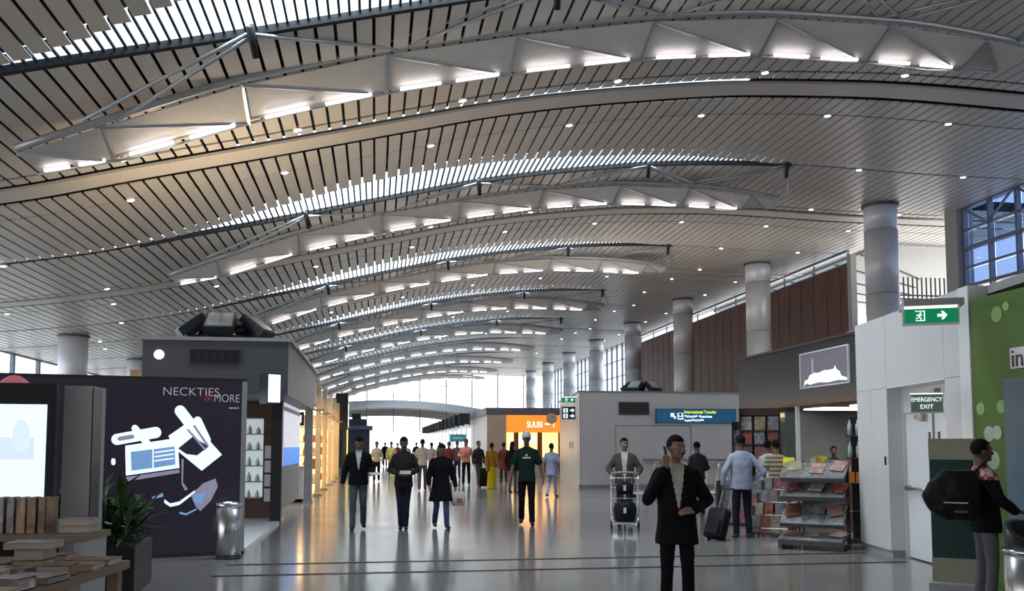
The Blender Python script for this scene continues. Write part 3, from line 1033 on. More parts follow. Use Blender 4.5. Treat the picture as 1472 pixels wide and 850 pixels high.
MB().box2((-0.38, -1.24, 0.92), (0.38, 1.24, 0.96)).build('top', M_midgrey, ct)
MB().box2((-0.36, -1.2, 0), (0.355, 1.2, 0.08)).build('plinth', M_dark, ct)
sg = thing('wayfinding_sign', 'small dark sign with a white left arrow hanging in the first warm-lit shop', 'sign', (-2.15, 24.2, 2.05))
MB().box2((-0.3, -0.04, 0), (0.3, 0.04, 0.36)).build('housing', M_dark, sg)
MB().prism([(-0.16, 0.18), (-0.04, 0.30), (-0.04, 0.22), (0.12, 0.22), (0.12, 0.14), (-0.04, 0.14), (-0.04, 0.06)], Matrix.Translation((0, -0.046, 0)), 0.005).build('arrow', M_ink, sg)
MB().box2((0.15, -0.046, 0.08), (0.24, -0.041, 0.28)).build('pictogram', M_ink, sg)
MB().box2((-0.02, -0.02, 0.36), (0.02, 0.02, 1.05)).build('hanger', M_dark, sg)
# further along: black sign block, yellow light strip, dark blue kiosk
t = thing('black_sign_block', 'black box sign with a white lit edge at the end of the shop row', 'sign', (-1.45, 45.6, 0))
MB().box2((-0.5, -0.3, 2.3), (0.1, 0.3, 4.1)).build('housing', M_black, t)
MB().box2((0.1, -0.25, 2.4), (0.13, 0.25, 3.6)).build('lit_edge', M_ink, t)
MB().box2((-0.15, -0.1, 0), (0.05, 0.1, 2.3)).build('post', M_dark, t)
MB().box2((0.05, -0.1, 0.5), (0.1, 0.1, 2.3)).build('light_strip', emis('yellow_green_strip', (0.9, 0.85, 0.15), 1.2), t)
t = thing('dark_blue_kiosk', 'dark blue kiosk with stepped roof beyond the shop row', 'kiosk', (-1.4, 62, 0))
M_navy = mat('navy_laminate', (0.03, 0.035, 0.06), 0.4)
MB().box2((-1.4, 0, 0), (1.0, 6, 2.6)).build('body', M_navy, t)
MB().box2((-1.6, -0.2, 2.6), (1.2, 6.2, 2.85)).build('canopy', mat('slate_blue', (0.12, 0.14, 0.2), 0.4), t)
MB().box2((-1.3, 0, 2.85), (0.8, 6, 3.3)).build('roof_block', M_navy, t)
MB().box2((-0.2, 1, 3.3), (0.4, 3, 3.7)).build('roof_unit', M_black, t)

# ================================================================ LEFT FOREGROUND
# --- big bright screen in a black frame
sp = on_y(78, 650, 8.6)
scr = thing('display_screen', 'large bright white screen in a black upright frame', 'screen', (sp.x, 8.6, 0), R(6))
MB().box2((-1.25, 0, 0), (0, 0.12, 2.10)).build('frame', M_black, scr)
lit = emis('screen_glow', (0.72, 0.86, 1.0), 0.72)
face = MB().box2((-1.15, -0.012, 0.98), (-0.07, 0, 1.91)).build('screen', lit, scr)
MB().box2((-0.65, -0.016, 1.42), (-0.16, -0.012, 1.62)).build('picture_patch', emis('screen_grey_patch', (0.58, 0.70, 0.80), 0.68), face)
MB().prism([(-0.27 + 0.075 * math.cos(i * 0.5236), 1.64 + 0.14 * math.sin(i * 0.5236)) for i in range(12)], Matrix.Translation((0, -0.02, 0)), 0.003).build('picture_patch', emis('screen_blue_patch', (0.60, 0.73, 0.88), 0.70), face)
MB().box2((-1.15, -0.014, 0.93), (-0.07, 0, 0.98)).build('lower_bar', emis('screen_blue_bar', (0.12, 0.2, 0.6), 0.5), face)
gp = thing('grey_display_panel', 'tall plain grey panel standing beside the bright screen', 'panel', (sp.x + 0.02, 8.75, 0), R(2))
MB().box2((0, 0, 0), (0.235, 0.35, 2.09)).build('body', M_midgrey, gp)
MB().box2((0.235, 0.02, 0), (0.245, 0.33, 2.08)).build('edge_strip', M_dark, gp)
q = on_y(113, 650, 9.6)
pp = thing('poster_stand', 'narrow poster stand with pale picture in a light frame', 'poster stand', (q.x, 9.6, 0), R(-14))
MB().box2((0, 0, 0), (0.21, 0.10, 2.12)).build('frame', M_midgrey, pp)
f2 = MB().box2((0.02, -0.008, 0.45), (0.18, 0, 1.95)).build('poster', mat('pale_blue_poster', (0.20, 0.22, 0.32), 0.4, var=0.6, scale=2.5, emit=(0.2, 0.22, 0.35), es=0.35), pp)
MB().box2((0.02, -0.012, 1.72), (0.16, -0.008, 1.95)).build('poster_band', M_black, f2)
MB().box2((0.13, -0.012, 1.55), (0.18, -0.008, 1.72)).build('poster_band', mat('orange_ink', (0.5, 0.12, 0.03), 0.5), f2)
MB().box2((0.05, -0.012, 0.47), (0.16, -0.008, 0.85)).build('poster_band', mat('dark_navy_ink', (0.03, 0.035, 0.07), 0.5), f2)
MB().box2((0.19, -0.02, 0), (0.21, 0.0, 2.12)).build('edge_strip', M_white, pp)
pk = on_y(40, 556, 9.1)
t = thing('pink_paper_cone', 'pink cone shade standing on the black screen frame', 'lamp shade', (pk.x, 8.78, 2.10))
MB().lathe([(0.125, 0), (0.11, 0.03), (0.05, 0.075), (0.0, 0.085)], n=24).build('shade', mat('pink_paper', (0.75, 0.22, 0.25), 0.7, emit=(0.7, 0.2, 0.22), es=0.12), t, True)
MB().cyl((0, 0, 0), (0, 0, 0.09), 0.012, n=8).build('finial', M_dark, t)

# --- sales table with books and packs
M_kraft = print_mat('book_covers', [(0.30, 0.19, 0.12), (0.36, 0.25, 0.16), (0.40, 0.36, 0.33), (0.22, 0.13, 0.08), (0.33, 0.30, 0.29), (0.30, 0.17, 0.11)], 8, 0.5)
M_page = mat('book_pages', (0.42, 0.36, 0.30), 0.7)
M_tblwood = mat('table_wood', (0.20, 0.14, 0.10), 0.5)
tb = thing('sales_table', 'low wooden sales table covered with stacked books', 'table', (-2.62, 6.55, 0), R(-8))
MB().box2((-1.1, -1.0, 0.62), (0.68, 0.85, 0.68)).build('top', M_tblwood, tb)
for a in (-1.02, 0.6):
    for b in (-0.92, 0.77):
        MB().box2((a - 0.04, b - 0.04, 0), (a + 0.04, b + 0.04, 0.62)).build('leg', M_tblwood, tb)
sh = thing('book_ledge', 'narrow raised wooden ledge behind the book table', 'shelf', (-2.75, 7.85, 0), R(-8))
MB().box2((-1.1, -0.25, 0.80), (0.55, 0.25, 0.85)).build('board', M_tblwood, sh)
for a in (-1.05, 0.5):
    MB().box2((a - 0.03, -0.22, 0), (a + 0.03, 0.22, 0.80)).build('side_panel', M_midgrey, sh)
def book_mesh(w, d, h):
    c = MB().box2((-w / 2, -d / 2, 0), (w / 2, d / 2, 0.006))
    c.box2((-w / 2, -d / 2, h - 0.006), (w / 2, d / 2, h))
    c.box2((-w / 2, -d / 2, 0), (-w / 2 + 0.006, d / 2, h))
    cov = c.mesh('cover', M_kraft)
    pg = MB().box2((-w / 2 + 0.006, -d / 2 + 0.006, 0.006), (w / 2 - 0.008, d / 2 - 0.006, h - 0.006)).mesh('pages', M_page)
    return cov, pg
bookA = book_mesh(0.26, 0.19, 0.055)
bookB = book_mesh(0.22, 0.16, 0.075)
bookC = book_mesh(0.32, 0.24, 0.045)
bookD = book_mesh(0.20, 0.28, 0.068)
STAND = Matrix(((0, 0, 1, 0), (1, 0, 0, 0), (0, 1, 0, 0), (0, 0, 0, 1)))
def put_book(me, M, label, group):
    o = thing('book', label, 'book', group=group)
    o.rotation_mode = 'XYZ'
    o.location = M.to_translation()
    o.rotation_euler = M.to_euler()
    inst('cover', me[0], o)
    inst('pages', me[1], o)
Mt = Matrix.Translation((-2.62, 6.55, 0)) @ Matrix.Rotation(R(-8), 4, 'Z')
Ms = Matrix.Translation((-2.75, 7.85, 0)) @ Matrix.Rotation(R(-8), 4, 'Z')
rb = random.Random(3)
hts = (0.055, 0.075, 0.045)
for ix in range(6):
    for iy in range(6):
        x, y = -0.92 + 0.29 * ix, -0.85 + 0.29 * iy
        n = rb.choice((1, 2, 2, 3)) if ix < 5 else rb.choice((1, 1, 2))
        z = 0.68
        for k in range(n):
            w = rb.randrange(3)
            M = Mt @ Matrix.Translation((x + rb.uniform(-.012, .012), y + rb.uniform(-.012, .012), z + 0.001)) @ Matrix.Rotation(rb.uniform(-0.2, 0.2) + (math.pi if rb.random() < .3 else 0), 4, 'Z')
            z += hts[w] + 0.001
            put_book((bookA, bookB, bookC)[w], M, 'tan and white book lying in the stacks on the low sales table', 'books stacked on the sales table')
for i in range(12):
    M = Ms @ Matrix.Translation((-0.80 + 0.083 * i, 0.0, 0.851 + 0.14)) @ STAND
    put_book(bookD, M, 'thick book standing upright on the ledge below the bright screen', 'books upright on the ledge')
for k in range(2):
    put_book(bookA, Ms @ Matrix.Translation((0.40, 0, 0.851 + 0.056 * k)), 'tan book lying flat at the end of the ledge', 'books flat on the ledge end')

# --- planter
pb = ground(200, 850)
pl = thing('planter', 'black rectangular planter with bushy dark green foliage', 'planter', (pb.x + 0.02, pb.y - 0.35, 0), R(4))
MB().box2((-1.15, 0, 0), (0, 1.05, 0.50)).build('box', mat('planter_black', (0.02, 0.02, 0.022), 0.3, var=0.2), pl)
MB().box2((0, 0.0, 0.02), (0.012, 1.05, 0.50)).build('end_panel', mat('planter_grey_stone', (0.055, 0.052, 0.05), 0.45, var=0.3, scale=20), pl)
MB().box2((-1.1, 0.05, 0.50), (-0.05, 1.0, 0.52)).build('soil', mat('soil', (0.03, 0.02, 0.015), 0.9), pl)
M_leaf = mat('leaf_green', (0.035, 0.085, 0.022), 0.35, var=0.5, scale=3)
lv = MB()
prof = [(0.006, 0.0, 0.0), (0.022, 0.10, 0.02), (0.030, 0.20, 0.035), (0.022, 0.30, 0.02), (0.001, 0.38, -0.02)]
vs, fs = [], []
for w, l, z in prof:
    vs += [(-w, l, z), (0, l, z - 0.006), (w, l, z)]
for i in range(len(prof) - 1):
    for j in range(2):
        fs.append((i * 3 + j, i * 3 + j + 1, i * 3 + 4 + j, i * 3 + 3 + j))
leaf_me = lv.add(vs, fs).mesh('leaf', M_leaf, True)
rl = random.Random(11)
for i in range(280):
    cx, cy = rl.uniform(-1.0, -0.08), rl.uniform(0.1, 0.95)
    hgt = 0.5 + rl.random() ** 1.3 * 0.38 * (1 - 0.5 * abs(cx + 0.5))
    inst('leaf', leaf_me, pl, (cx, cy, hgt), (rl.uniform(-0.1, 1.25), rl.uniform(-.4, .4), rl.uniform(0, 6.28)), (rl.uniform(0.8, 1.5),) * 3)
for i in range(26):
    cx, cy = rl.uniform(-0.95, -0.12), rl.uniform(0.15, 0.9)
    MB().cyl((cx, cy, 0.5), (cx + rl.uniform(-.06, .06), cy + rl.uniform(-.06, .06), 0.9), 0.008, 0.004, n=5).build('stem', M_leaf, pl)

# --- steel bin by the lightbox
bp = ground(328, 803)
t = thing('steel_bin', 'brushed steel cylinder bin in front of the violet lightbox', 'bin', (bp.x, bp.y, 0))
MB().lathe([(0, 0), (0.165, 0), (0.165, 0.74), (0.15, 0.74), (0.15, 0.2), (0, 0.2)], n=36).build('body', M_steel, t, True)
MB().lathe([(0.165, 0.70), (0.172, 0.70), (0.172, 0.76), (0.150, 0.76), (0.150, 0.70)], n=36).build('rim', M_chrome, t, True)
MB().lathe([(0.165, 0), (0.17, 0), (0.17, 0.03), (0.165, 0.03)], n=36).build('base_ring', M_dark, t, True)
# ================================================================ EMERGENCY EXIT BLOCK (right)
EA = ground(1238, 789)
eang = math.atan2(-0.987, -0.161)
EM = Matrix.Translation((EA.x, EA.y, 0)) @ Matrix.Rotation(eang, 4, 'Z')
eb = thing('wall_exit_block', 'white clad service block with the emergency exit', None, (EA.x, EA.y, 0), eang, kind='structure')
ZT = 3.36
M_wp = mat('white_wall_panel', (0.64, 0.63, 0.63), 0.4, 0.0, 0.03, 1.5)
pan = lambda a, b, m=M_wp, n='cladding_panel': MB().box2(a, b).build(n, m, eb)
g = 0.006
pan((0, 0, 0.10), (0.55 - g, 0.2, 2.35 - g)); pan((0.55, 0, 0.10), (1.125, 0.2, 2.35 - g))
pan((0, 0, 2.35), (1.125 - g, 0.2, ZT)); pan((1.125, 0, 2.35), (2.87 - g, 0.2, ZT)); pan((2.87, 0, 2.35), (3.55, 0.2, ZT))
pan((2.87, 0, 0.10), (3.55, 0.2, 2.35 - g))
pan((0.0, 0.03, 0), (1.10, 0.2, 0.10), M_midgrey, 'plinth'); pan((2.9, 0.03, 0), (3.55, 0.2, 0.10), M_midgrey, 'plinth')
pan((0, 0.02, 0.1), (1.12, 0.19, ZT - 0.01), M_joint, 'backing')
pan((1.05, 0.2, 0), (1.125, 0.5, 2.35), M_white, 'jamb'); pan((2.87, 0.2, 0), (2.95, 0.5, 2.35), M_white, 'jamb')
pan((1.125, 0.23, 1.99), (2.87, 0.4, 2.35), M_white, 'header')
pan((1.125, 0.0, 2.335), (2.87, 0.23, 2.35), M_white, 'recess_soffit')
pan((0, 0.2, 0), (0.2, 4.2, ZT), M_white, 'return_wall')
pan((0.2, 0.2, ZT - 0.1), (7.8, 4.2, ZT), M_midgrey, 'roof')
pan((1.3, 0.6, 0), (7.8, 4.1, ZT - 0.1), M_joint, 'core')
pan((1.0, 0.0, 1.27), (1.05, -0.012, 1.39), M_black, 'switch_plate')
MB().box2((3.30, -0.02, 0.1), (3.55, 0.0, ZT)).build('corner_pilaster', M_white, eb)
dr = thing('door_1', 'white double emergency exit door with steel push bars', None, EM @ Vector((0, 0, 0)), eang, kind='structure')
for i, (a, b) in enumerate(((1.13, 1.995), (2.005, 2.865))):
    lf = MB().box2((a, 0.25, 0.02), (b, 0.30, 1.985)).build('leaf', M_white, dr)
    s = b - 0.16 if i == 0 else a + 0.1
    MB().box2((s, 0.244, 1.02), (s + 0.06, 0.25, 1.72)).build('vision_slit', M_dark, lf)
    MB().cyl((a + 0.05, 0.20, 0.96), (b - 0.05, 0.20, 0.96), 0.022, n=12).build('push_bar', M_steel, lf, True)
    for q in (a + 0.08, b - 0.08):
        MB().box2((q - 0.03, 0.19, 0.92), (q + 0.03, 0.25, 1.0)).build('bar_bracket', M_steel, lf)
    MB().box2((a + 0.35, 0.215, 1.90), (a + 0.6, 0.25, 1.96)).build('door_closer', M_steel, lf)
MB().box2((1.99, 0.225, 0.02), (2.01, 0.26, 1.985)).build('meeting_strip', M_midgrey, dr)
MB().cyl((1.78, 0.2, 2.02), (1.78, 0.2, 1.86), 0.03, n=10).build('door_contact', M_midgrey, dr)

M_sgreen = emis('exit_sign_green', (0.0, 0.19, 0.075), 0.55)
M_swhite = emis('exit_sign_white', (0.85, 1.0, 0.92), 0.7)
def exit_sign(label, p, w, h, mount):
    t = thing('exit_sign', label, 'sign', p, face_cam(p.x, p.y) * 0.75)
    MB().box2((-w / 2 - 0.02, 0, -h / 2 - 0.02), (w / 2 + 0.02, 0.06, h / 2 + 0.04)).build('housing', M_white, t)
    MB().box2((-w / 2, -0.008, -h / 2), (w / 2, 0, h / 2)).build('face', M_sgreen, t)
    MB().box2((-w / 2, -0.008, h / 2), (w / 2, 0, h / 2 + 0.03)).build('light_edge', M_swhite, t)
    F = Matrix.Translation((-w * 0.2, -0.012, -h * 0.36)) @ Matrix.Scale(h * 0.72, 4)
    MB().prism([(-0.45, 0), (0.42, 0), (0.42, 1), (-0.45, 1), (-0.45, 0.92), (0.32, 0.92), (0.32, 0.08), (-0.45, 0.08)], F, 0.02).build('doorway_pictogram', M_swhite, t)
    r = MB()
    for a, b, wd in (((-0.05, 0.62), (-0.12, 0.38), 0.16), ((-0.12, 0.4), (0.08, 0.25), 0.09), ((0.08, 0.25), (0.02, 0.08), 0.08), ((-0.12, 0.38), (-0.3, 0.25), 0.09), ((-0.3, 0.25), (-0.42, 0.22), 0.08), ((-0.05, 0.62), (0.18, 0.55), 0.08), ((-0.05, 0.6), (-0.28, 0.62), 0.08), ((-0.28, 0.62), (-0.35, 0.48), 0.07)):
        d = Vector((b[0] - a[0], b[1] - a[1]))
        nn = Vector((-d.y, d.x)).normalized() * wd / 2
        r.prism([(a[0] + nn.x, a[1] + nn.y), (a[0] - nn.x, a[1] - nn.y), (b[0] - nn.x, b[1] - nn.y), (b[0] + nn.x, b[1] + nn.y)], F, 0.02)
    r.prism([(0.02 + 0.09 * math.cos(i * 0.785), 0.77 + 0.09 * math.sin(i * 0.785)) for i in range(8)], F, 0.02)
    r.build('running_man_pictogram', M_swhite, t)
    A = Matrix.Translation((w * 0.22, -0.012, 0)) @ Matrix.Scale(h * 0.36, 4)
    MB().prism([(-0.95, -0.28), (0.0, -0.28), (-0.3, -0.8), (0.15, -0.8), (0.85, 0), (0.15, 0.8), (-0.3, 0.8), (0.0, 0.28), (-0.95, 0.28)], A, 0.02).build('arrow', M_swhite, t)
    MB().box2(mount[0], mount[1]).build('bracket', M_midgrey, t)
    return t
ep = at_px(1338, 454, 10.75)
exit_sign('green exit sign with running man and right arrow above the emergency door', ep, 0.53, 0.155, ((-0.26, 0.02, 0.115), (0.34, 0.5, 0.19)))
p = at_px(1332, 580, 11.15)
t = thing('emergency_exit_sign', 'small lit sign reading EMERGENCY EXIT over the double door', 'sign', p, face_cam(p.x, p.y) * 0.8)
MB().box2((-0.17, 0, -0.11), (0.17, 0.05, 0.11)).build('housing', M_white, t)
MB().box2((-0.16, -0.006, -0.095), (0.16, 0, 0.10)).build('face', emis('sign_dark_grey', (0.10, 0.13, 0.12), 0.25), t)
text('lettering', 'EMERGENCY', M_swhite, t, (0, -0.009, 0.04), 0.068, sx=0.82, ext=0.002)
text('lettering', 'EXIT', M_swhite, t, (0, -0.009, -0.04), 0.068, ext=0.002)
MB().box2((-0.17, -0.006, 0.1), (0.17, 0, 0.115)).build('light_edge', M_swhite, t)
MB().box2((0.08, 0.0, 0.11), (0.15, 0.35, 0.17)).build('bracket', M_midgrey, t)

# green shop wall beside it
M_green = mat('lime_green_panel', (0.10, 0.19, 0.035), 0.4, var=0.12, scale=0.9)
gx = EM @ Vector((3.56, 0, 0))
gw = thing('wall_green', 'lime green shop wall printed with pale dots', None, (gx.x, gx.y, 0), kind='structure')
MB().box2((0, -4.6, 0), (0.2, 0, 3.19)).build('panel', M_green, gw)
M_pale = mat('pale_green_dot', (0.30, 0.47, 0.16), 0.4, var=0.1)
M_pale2 = mat('white_green_dot', (0.45, 0.55, 0.42), 0.4, var=0.1)
for px, py, r, m in ((1433, 452, 0.085, M_pale), (1410, 588, 0.07, M_pale), (1440, 585, 0.07, M_pale), (1422, 624, 0.085, M_pale2), (1434, 622, 0.075, M_pale2), (1446, 440, 0.05, M_pale), (1428, 662, 0.1, M_pale2)):
    p = on_x(px, py, gx.x)
    dz = 0.002 + 0.001 * (px % 7)
    MB().cyl((-dz, p.y - gx.y, p.z), (0.0, p.y - gx.y, p.z), r, n=28).build('printed_dot', m, gw)
p0 = on_x(1445, 545, gx.x)
MB().box2((-0.03, -3.5, 0), (0.0, p0.y - gx.y, p0.z)).build('blue_grey_panel', mat('blue_grey_panel', (0.13, 0.18, 0.22), 0.35), gw)
p1 = on_x(1456, 517, gx.x)
sgn = thing('shop_letter_sign', 'white lettering cut off at the edge of the green wall', 'sign', (gx.x, p1.y, p1.z))
MB().box2((-0.02, -1.3, -0.10), (-0.001, 0.02, 0.12)).build('backing', M_white, sgn)
text('lettering', 'in', mat('dark_brown_letter', (0.08, 0.04, 0.04), 0.4), sgn, (-0.024, 0.0, 0.0), 0.27, rot=(R(90), 0, R(-90)), align='LEFT', ext=0.004)

# standing notice board
q = ground(1374, 846)
t = thing('notice_board', 'dark green standing board with cream top and foot before the exit door', 'sign board', (q.x, q.y, 0), face_cam(q.x, q.y))
MB().box2((-0.22, 0, 0.32), (0.22, 0.04, 1.39)).build('green_panel', mat('bottle_green', (0.008, 0.045, 0.038), 0.35), t)
MB().box2((-0.225, -0.003, 1.39), (0.225, 0.043, 1.62)).build('cream_header', mat('olive_cream', (0.34, 0.34, 0.25), 0.45), t)
MB().box2((-0.225, -0.003, 0.06), (0.225, 0.043, 0.32)).build('cream_foot', mat('olive_cream', (0.34, 0.34, 0.25), 0.45), t)
MB().box2((-0.16, -0.006, 1.475), (0.16, -0.003, 1.482)).build('printed_line', M_midgrey, t)
MB().prism([(-0.03, 1.5), (0.0, 1.54), (0.03, 1.5), (0.0, 1.51)], Matrix.Translation((0, -0.006, 0)), 0.003).build('emblem', M_midgrey, t)
MB().box2((-0.26, -0.16, 0), (0.26, 0.18, 0.06)).build('base', M_midgrey, t)

# litter bin with slanted black mouth
bx = at_px(1481, 775, 8.1)
t = thing('litter_bin', 'tall steel litter bin with slanted black mouth by the green wall', 'bin', (bx.x, bx.y, 0), face_cam(bx.x, bx.y))
MB().lathe([(0, 0), (0.19, 0), (0.19, 0.74), (0, 0.74)], n=32).build('body', M_steel, t, True)
MB().lathe([(0.19, 0.72), (0.2, 0.72), (0.2, 0.75), (0.19, 0.75)], n=32).build('rim', M_chrome, t, True)
hd = MB()
n = 28
vs, fs = [], []
for j in range(n):
    a = 2 * math.pi * j / n
    vs.append((0.185 * math.cos(a), 0.185 * math.sin(a), 0.75))
for j in range(n):
    a = 2 * math.pi * j / n
    vs.append((0.175 * math.cos(a), 0.175 * math.sin(a), 0.88 + 0.07 * math.sin(a) - 0.05 * math.cos(a)))
for j in range(n):
    a = 2 * math.pi * j / n
    vs.append((0.13 * math.cos(a), 0.13 * math.sin(a), 0.885 + 0.055 * math.sin(a) - 0.04 * math.cos(a)))
for j in range(n):
    a = 2 * math.pi * j / n
    vs.append((0.12 * math.cos(a), 0.12 * math.sin(a), 0.80))
for i in range(3):
    fs += [(i * n + j, i * n + (j + 1) % n, (i + 1) * n + (j + 1) % n, (i + 1) * n + j) for j in range(n)]
fs.append(tuple(range(3 * n, 4 * n)))
hd.add(vs, fs).build('slanted_mouth', M_black, t, True)

# ================================================================ BOOKSHOP
FX, FY0, FY1 = 8.2, 13.9, on_x(1062, 550, 8.2).y
zb, ztp = on_x(1150, 580, FX).z, on_x(1150, 496.4, FX).z
bk = thing('bookshop', 'open bookshop bay with dark fascia next to the emergency block', 'shop', (FX, 0, 0))
MB().box2((0, FY0, zb), (0.12, FY1, ztp)).build('fascia', mat('dark_fascia', (0.032, 0.032, 0.036), 0.18, var=0.2, scale=1.2), bk)
MB().box2((0.12, FY0, ztp - 0.12), (4.2, FY1, ztp - 0.02)).build('roof', M_dark, bk)
MB().box2((0.0, FY0, zb - 0.05), (4.2, FY1, zb)).build('soffit', mat('brown_soffit', (0.16, 0.07, 0.05), 0.4), bk)
MB().box2((-0.04, FY0, ztp - 0.03), (0.16, FY1, ztp + 0.02)).build('cap', M_dark, bk)
M_part = mat('blue_grey_partition', (0.34, 0.40, 0.42), 0.25, 0.1, var=0.25, scale=0.7)
MB().box2((3.3, FY0, 0), (3.4, FY1, zb)).build('rear_wall', M_part, bk)
MB().box2((0.3, FY1 - 0.1, 0), (4.2, FY1, zb)).build('side_wall', M_part, bk)
MB().box2((0.3, FY0, 0), (4.2, FY0 + 0.1, zb)).build('side_wall', M_dark, bk)
for i in range(7):
    y = FY0 + 0.5 + i * 0.95
    MB().box2((3.2, y - 0.05, 0), (3.3, y + 0.05, zb)).build('partition_post', M_dark, bk)
for z in (0.9, 1.55, 1.95):
    MB().box2((3.22, FY0, z - 0.05), (3.3, FY1, z + 0.05)).build('partition_rail', M_dark, bk)
wp = on_x(1144, 600, FX)
MB().box2((0.0, wp.y - 0.03, 0), (0.07, wp.y + 0.03, zb)).build('white_post', M_white, bk)
MB().box2((0.02, wp.y + 0.05, 0.9), (0.032, FY1 - 0.1, zb - 0.06)).build('glass_pane', M_shopglass, bk)
for y in (15.3, 17.2):
    MB().box2((0.8, y, zb - 0.075), (2.4, y + 0.9, zb - 0.05)).build('light_panel', emis('shop_light_panel', (1.0, 0.9, 0.78), 3.6), bk)
MB().box2((0.1, 14.6, ztp - 0.02), (0.6, 15.0, ztp + 0.06)).build('roof_unit', M_white, bk)
# picture on the fascia
c = [on_x(px, py, FX) for px, py in ((1152, 511), (1220, 497), (1220, 549), (1153, 558))]
ya, yb2 = c[0].y, c[1].y
za, zbm = (c[2].z + c[3].z) / 2, (c[0].z + c[1].z) / 2
pf = thing('framed_picture', 'framed grey picture of a white skyline with a tower on the dark fascia', 'picture', (FX, 0, 0))
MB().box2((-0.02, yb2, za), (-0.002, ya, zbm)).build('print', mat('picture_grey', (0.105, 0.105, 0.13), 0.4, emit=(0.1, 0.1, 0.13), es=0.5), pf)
w = 0.025
for a, b in (((-0.035, yb2 - w, za - w), (0, ya + w, za)), ((-0.035, yb2 - w, zbm), (0, ya + w, zbm + w)), ((-0.035, yb2 - w, za), (0, yb2, zbm)), ((-0.035, ya, za), (0, ya + w, zbm))):
    MB().box2(a, b).build('frame_bar', M_white, pf)
PW, PH = ya - yb2, zbm - za
PM = Matrix.Translation((-0.022, ya, za)) @ Matrix.Rotation(R(-90), 4, 'Z')
sky_pts = [(0.06, 0.03), (0.09, 0.2), (0.16, 0.22), (0.2, 0.34), (0.26, 0.38), (0.32, 0.4), (0.38, 0.37), (0.45, 0.40), (0.52, 0.43), (0.6, 0.41), (0.68, 0.42), (0.72, 0.42), (0.74, 0.52), (0.77, 0.40), (0.83, 0.33), (0.86, 0.2), (0.97, 0.12), (0.97, 0.05), (0.8, 0.09), (0.6, 0.06), (0.4, 0.1), (0.2, 0.06), (0.12, 0.12)]
MB().prism([(x * PW, z * PH) for x, z in sky_pts], PM, 0.002).build('printed_skyline', M_ink, pf)
MB().prism([(x * PW, z * PH) for x, z in ((0.245, 0.36), (0.25, 0.7), (0.24, 0.74), (0.26, 0.84), (0.275, 0.84), (0.295, 0.74), (0.285, 0.7), (0.29, 0.36))], PM, 0.002).build('printed_tower', M_ink3, pf)

M_mag = print_mat('magazine_covers', [(0.36, 0.11, 0.07), (0.46, 0.42, 0.38), (0.22, 0.08, 0.06), (0.46, 0.28, 0.23), (0.14, 0.12, 0.11), (0.38, 0.31, 0.19), (0.26, 0.25, 0.28), (0.30, 0.11, 0.13)], 16, 0.35)
M_news = print_mat('newsprint', [(0.20, 0.20, 0.215), (0.26, 0.25, 0.245), (0.15, 0.15, 0.17), (0.22, 0.17, 0.17)], 16, 0.6)
mag = MB().box2((-0.105, -0.004, 0), (0.105, 0.004, 0.285)).mesh('magazine', M_mag)
magw = MB().box2((-0.105, -0.004, 0), (0.105, 0.004, 0.285)).mesh('magazine', M_news)
def put(me, name, M, label, cat, group):
    o = bpy.data.objects.new(name, me)
    COL.objects.link(o)
    o.location = M.to_translation()
    o.rotation_euler = M.to_euler()
    return tag(o, label, cat, group)
rm = random.Random(5)
# tall magazine tower
def tower(label, x, y, w, h, tiers, n, maglabel, group):
    rz = face_cam(x, y)
    t = thing('magazine_tower', label, 'rack', (x, y, 0), rz)
    MB().box2((-w / 2, 0.18, 0), (w / 2, 0.22, h)).build('back_board', mat('dark_brown_board', (0.07, 0.035, 0.025), 0.5), t)
    for s in (-1, 1):
        MB().box2((s * w / 2 - 0.015, -0.05, 0), (s * w / 2 + 0.015, 0.22, h)).build('side_frame', M_dark, t)
    MB().box2((-w / 2, -0.25, 0), (w / 2, 0.22, 0.06)).build('base', M_dark, t)
    MB().box2((-w / 2, 0.10, h - 0.14), (w / 2, 0.18, h)).build('header', mat('dark_brown_board', (0.07, 0.035, 0.025), 0.5), t)
    M0 = Matrix.Translation((x, y, 0)) @ Matrix.Rotation(rz, 4, 'Z')
    for i in range(tiers):
        z = 0.14 + i * (h - 0.3) / tiers
        yy = -0.18 + 0.3 * i / tiers
        MB().box2((-w / 2, yy - 0.03, z - 0.02), (w / 2, yy + 0.06, z)).build('tier', M_dark, t)
        for j in range(n):
            put(mag, 'magazine', M0 @ Matrix.Translation((-w / 2 + (j + 0.5) * w / n, yy, z + 0.001)) @ Matrix.Rotation(R(-12), 4, 'X') @ Matrix.Rotation(rm.uniform(-.05, .05), 4, 'Y'), maglabel, 'magazine', group)
tower('tall dark rack of pink and red magazines at the far end of the bookshop', 7.72, 17.45, 0.78, 2.3, 7, 3, 'colourful magazine in the tall dark rack at the bookshop end', 'magazines in the tall rack')
tower('narrow wire rack of pale magazines beside the tall dark rack', 7.72, 18.35, 0.40, 2.05, 6, 2, 'pale magazine in the narrow rack beside the tall dark rack', 'magazines in the narrow rack')
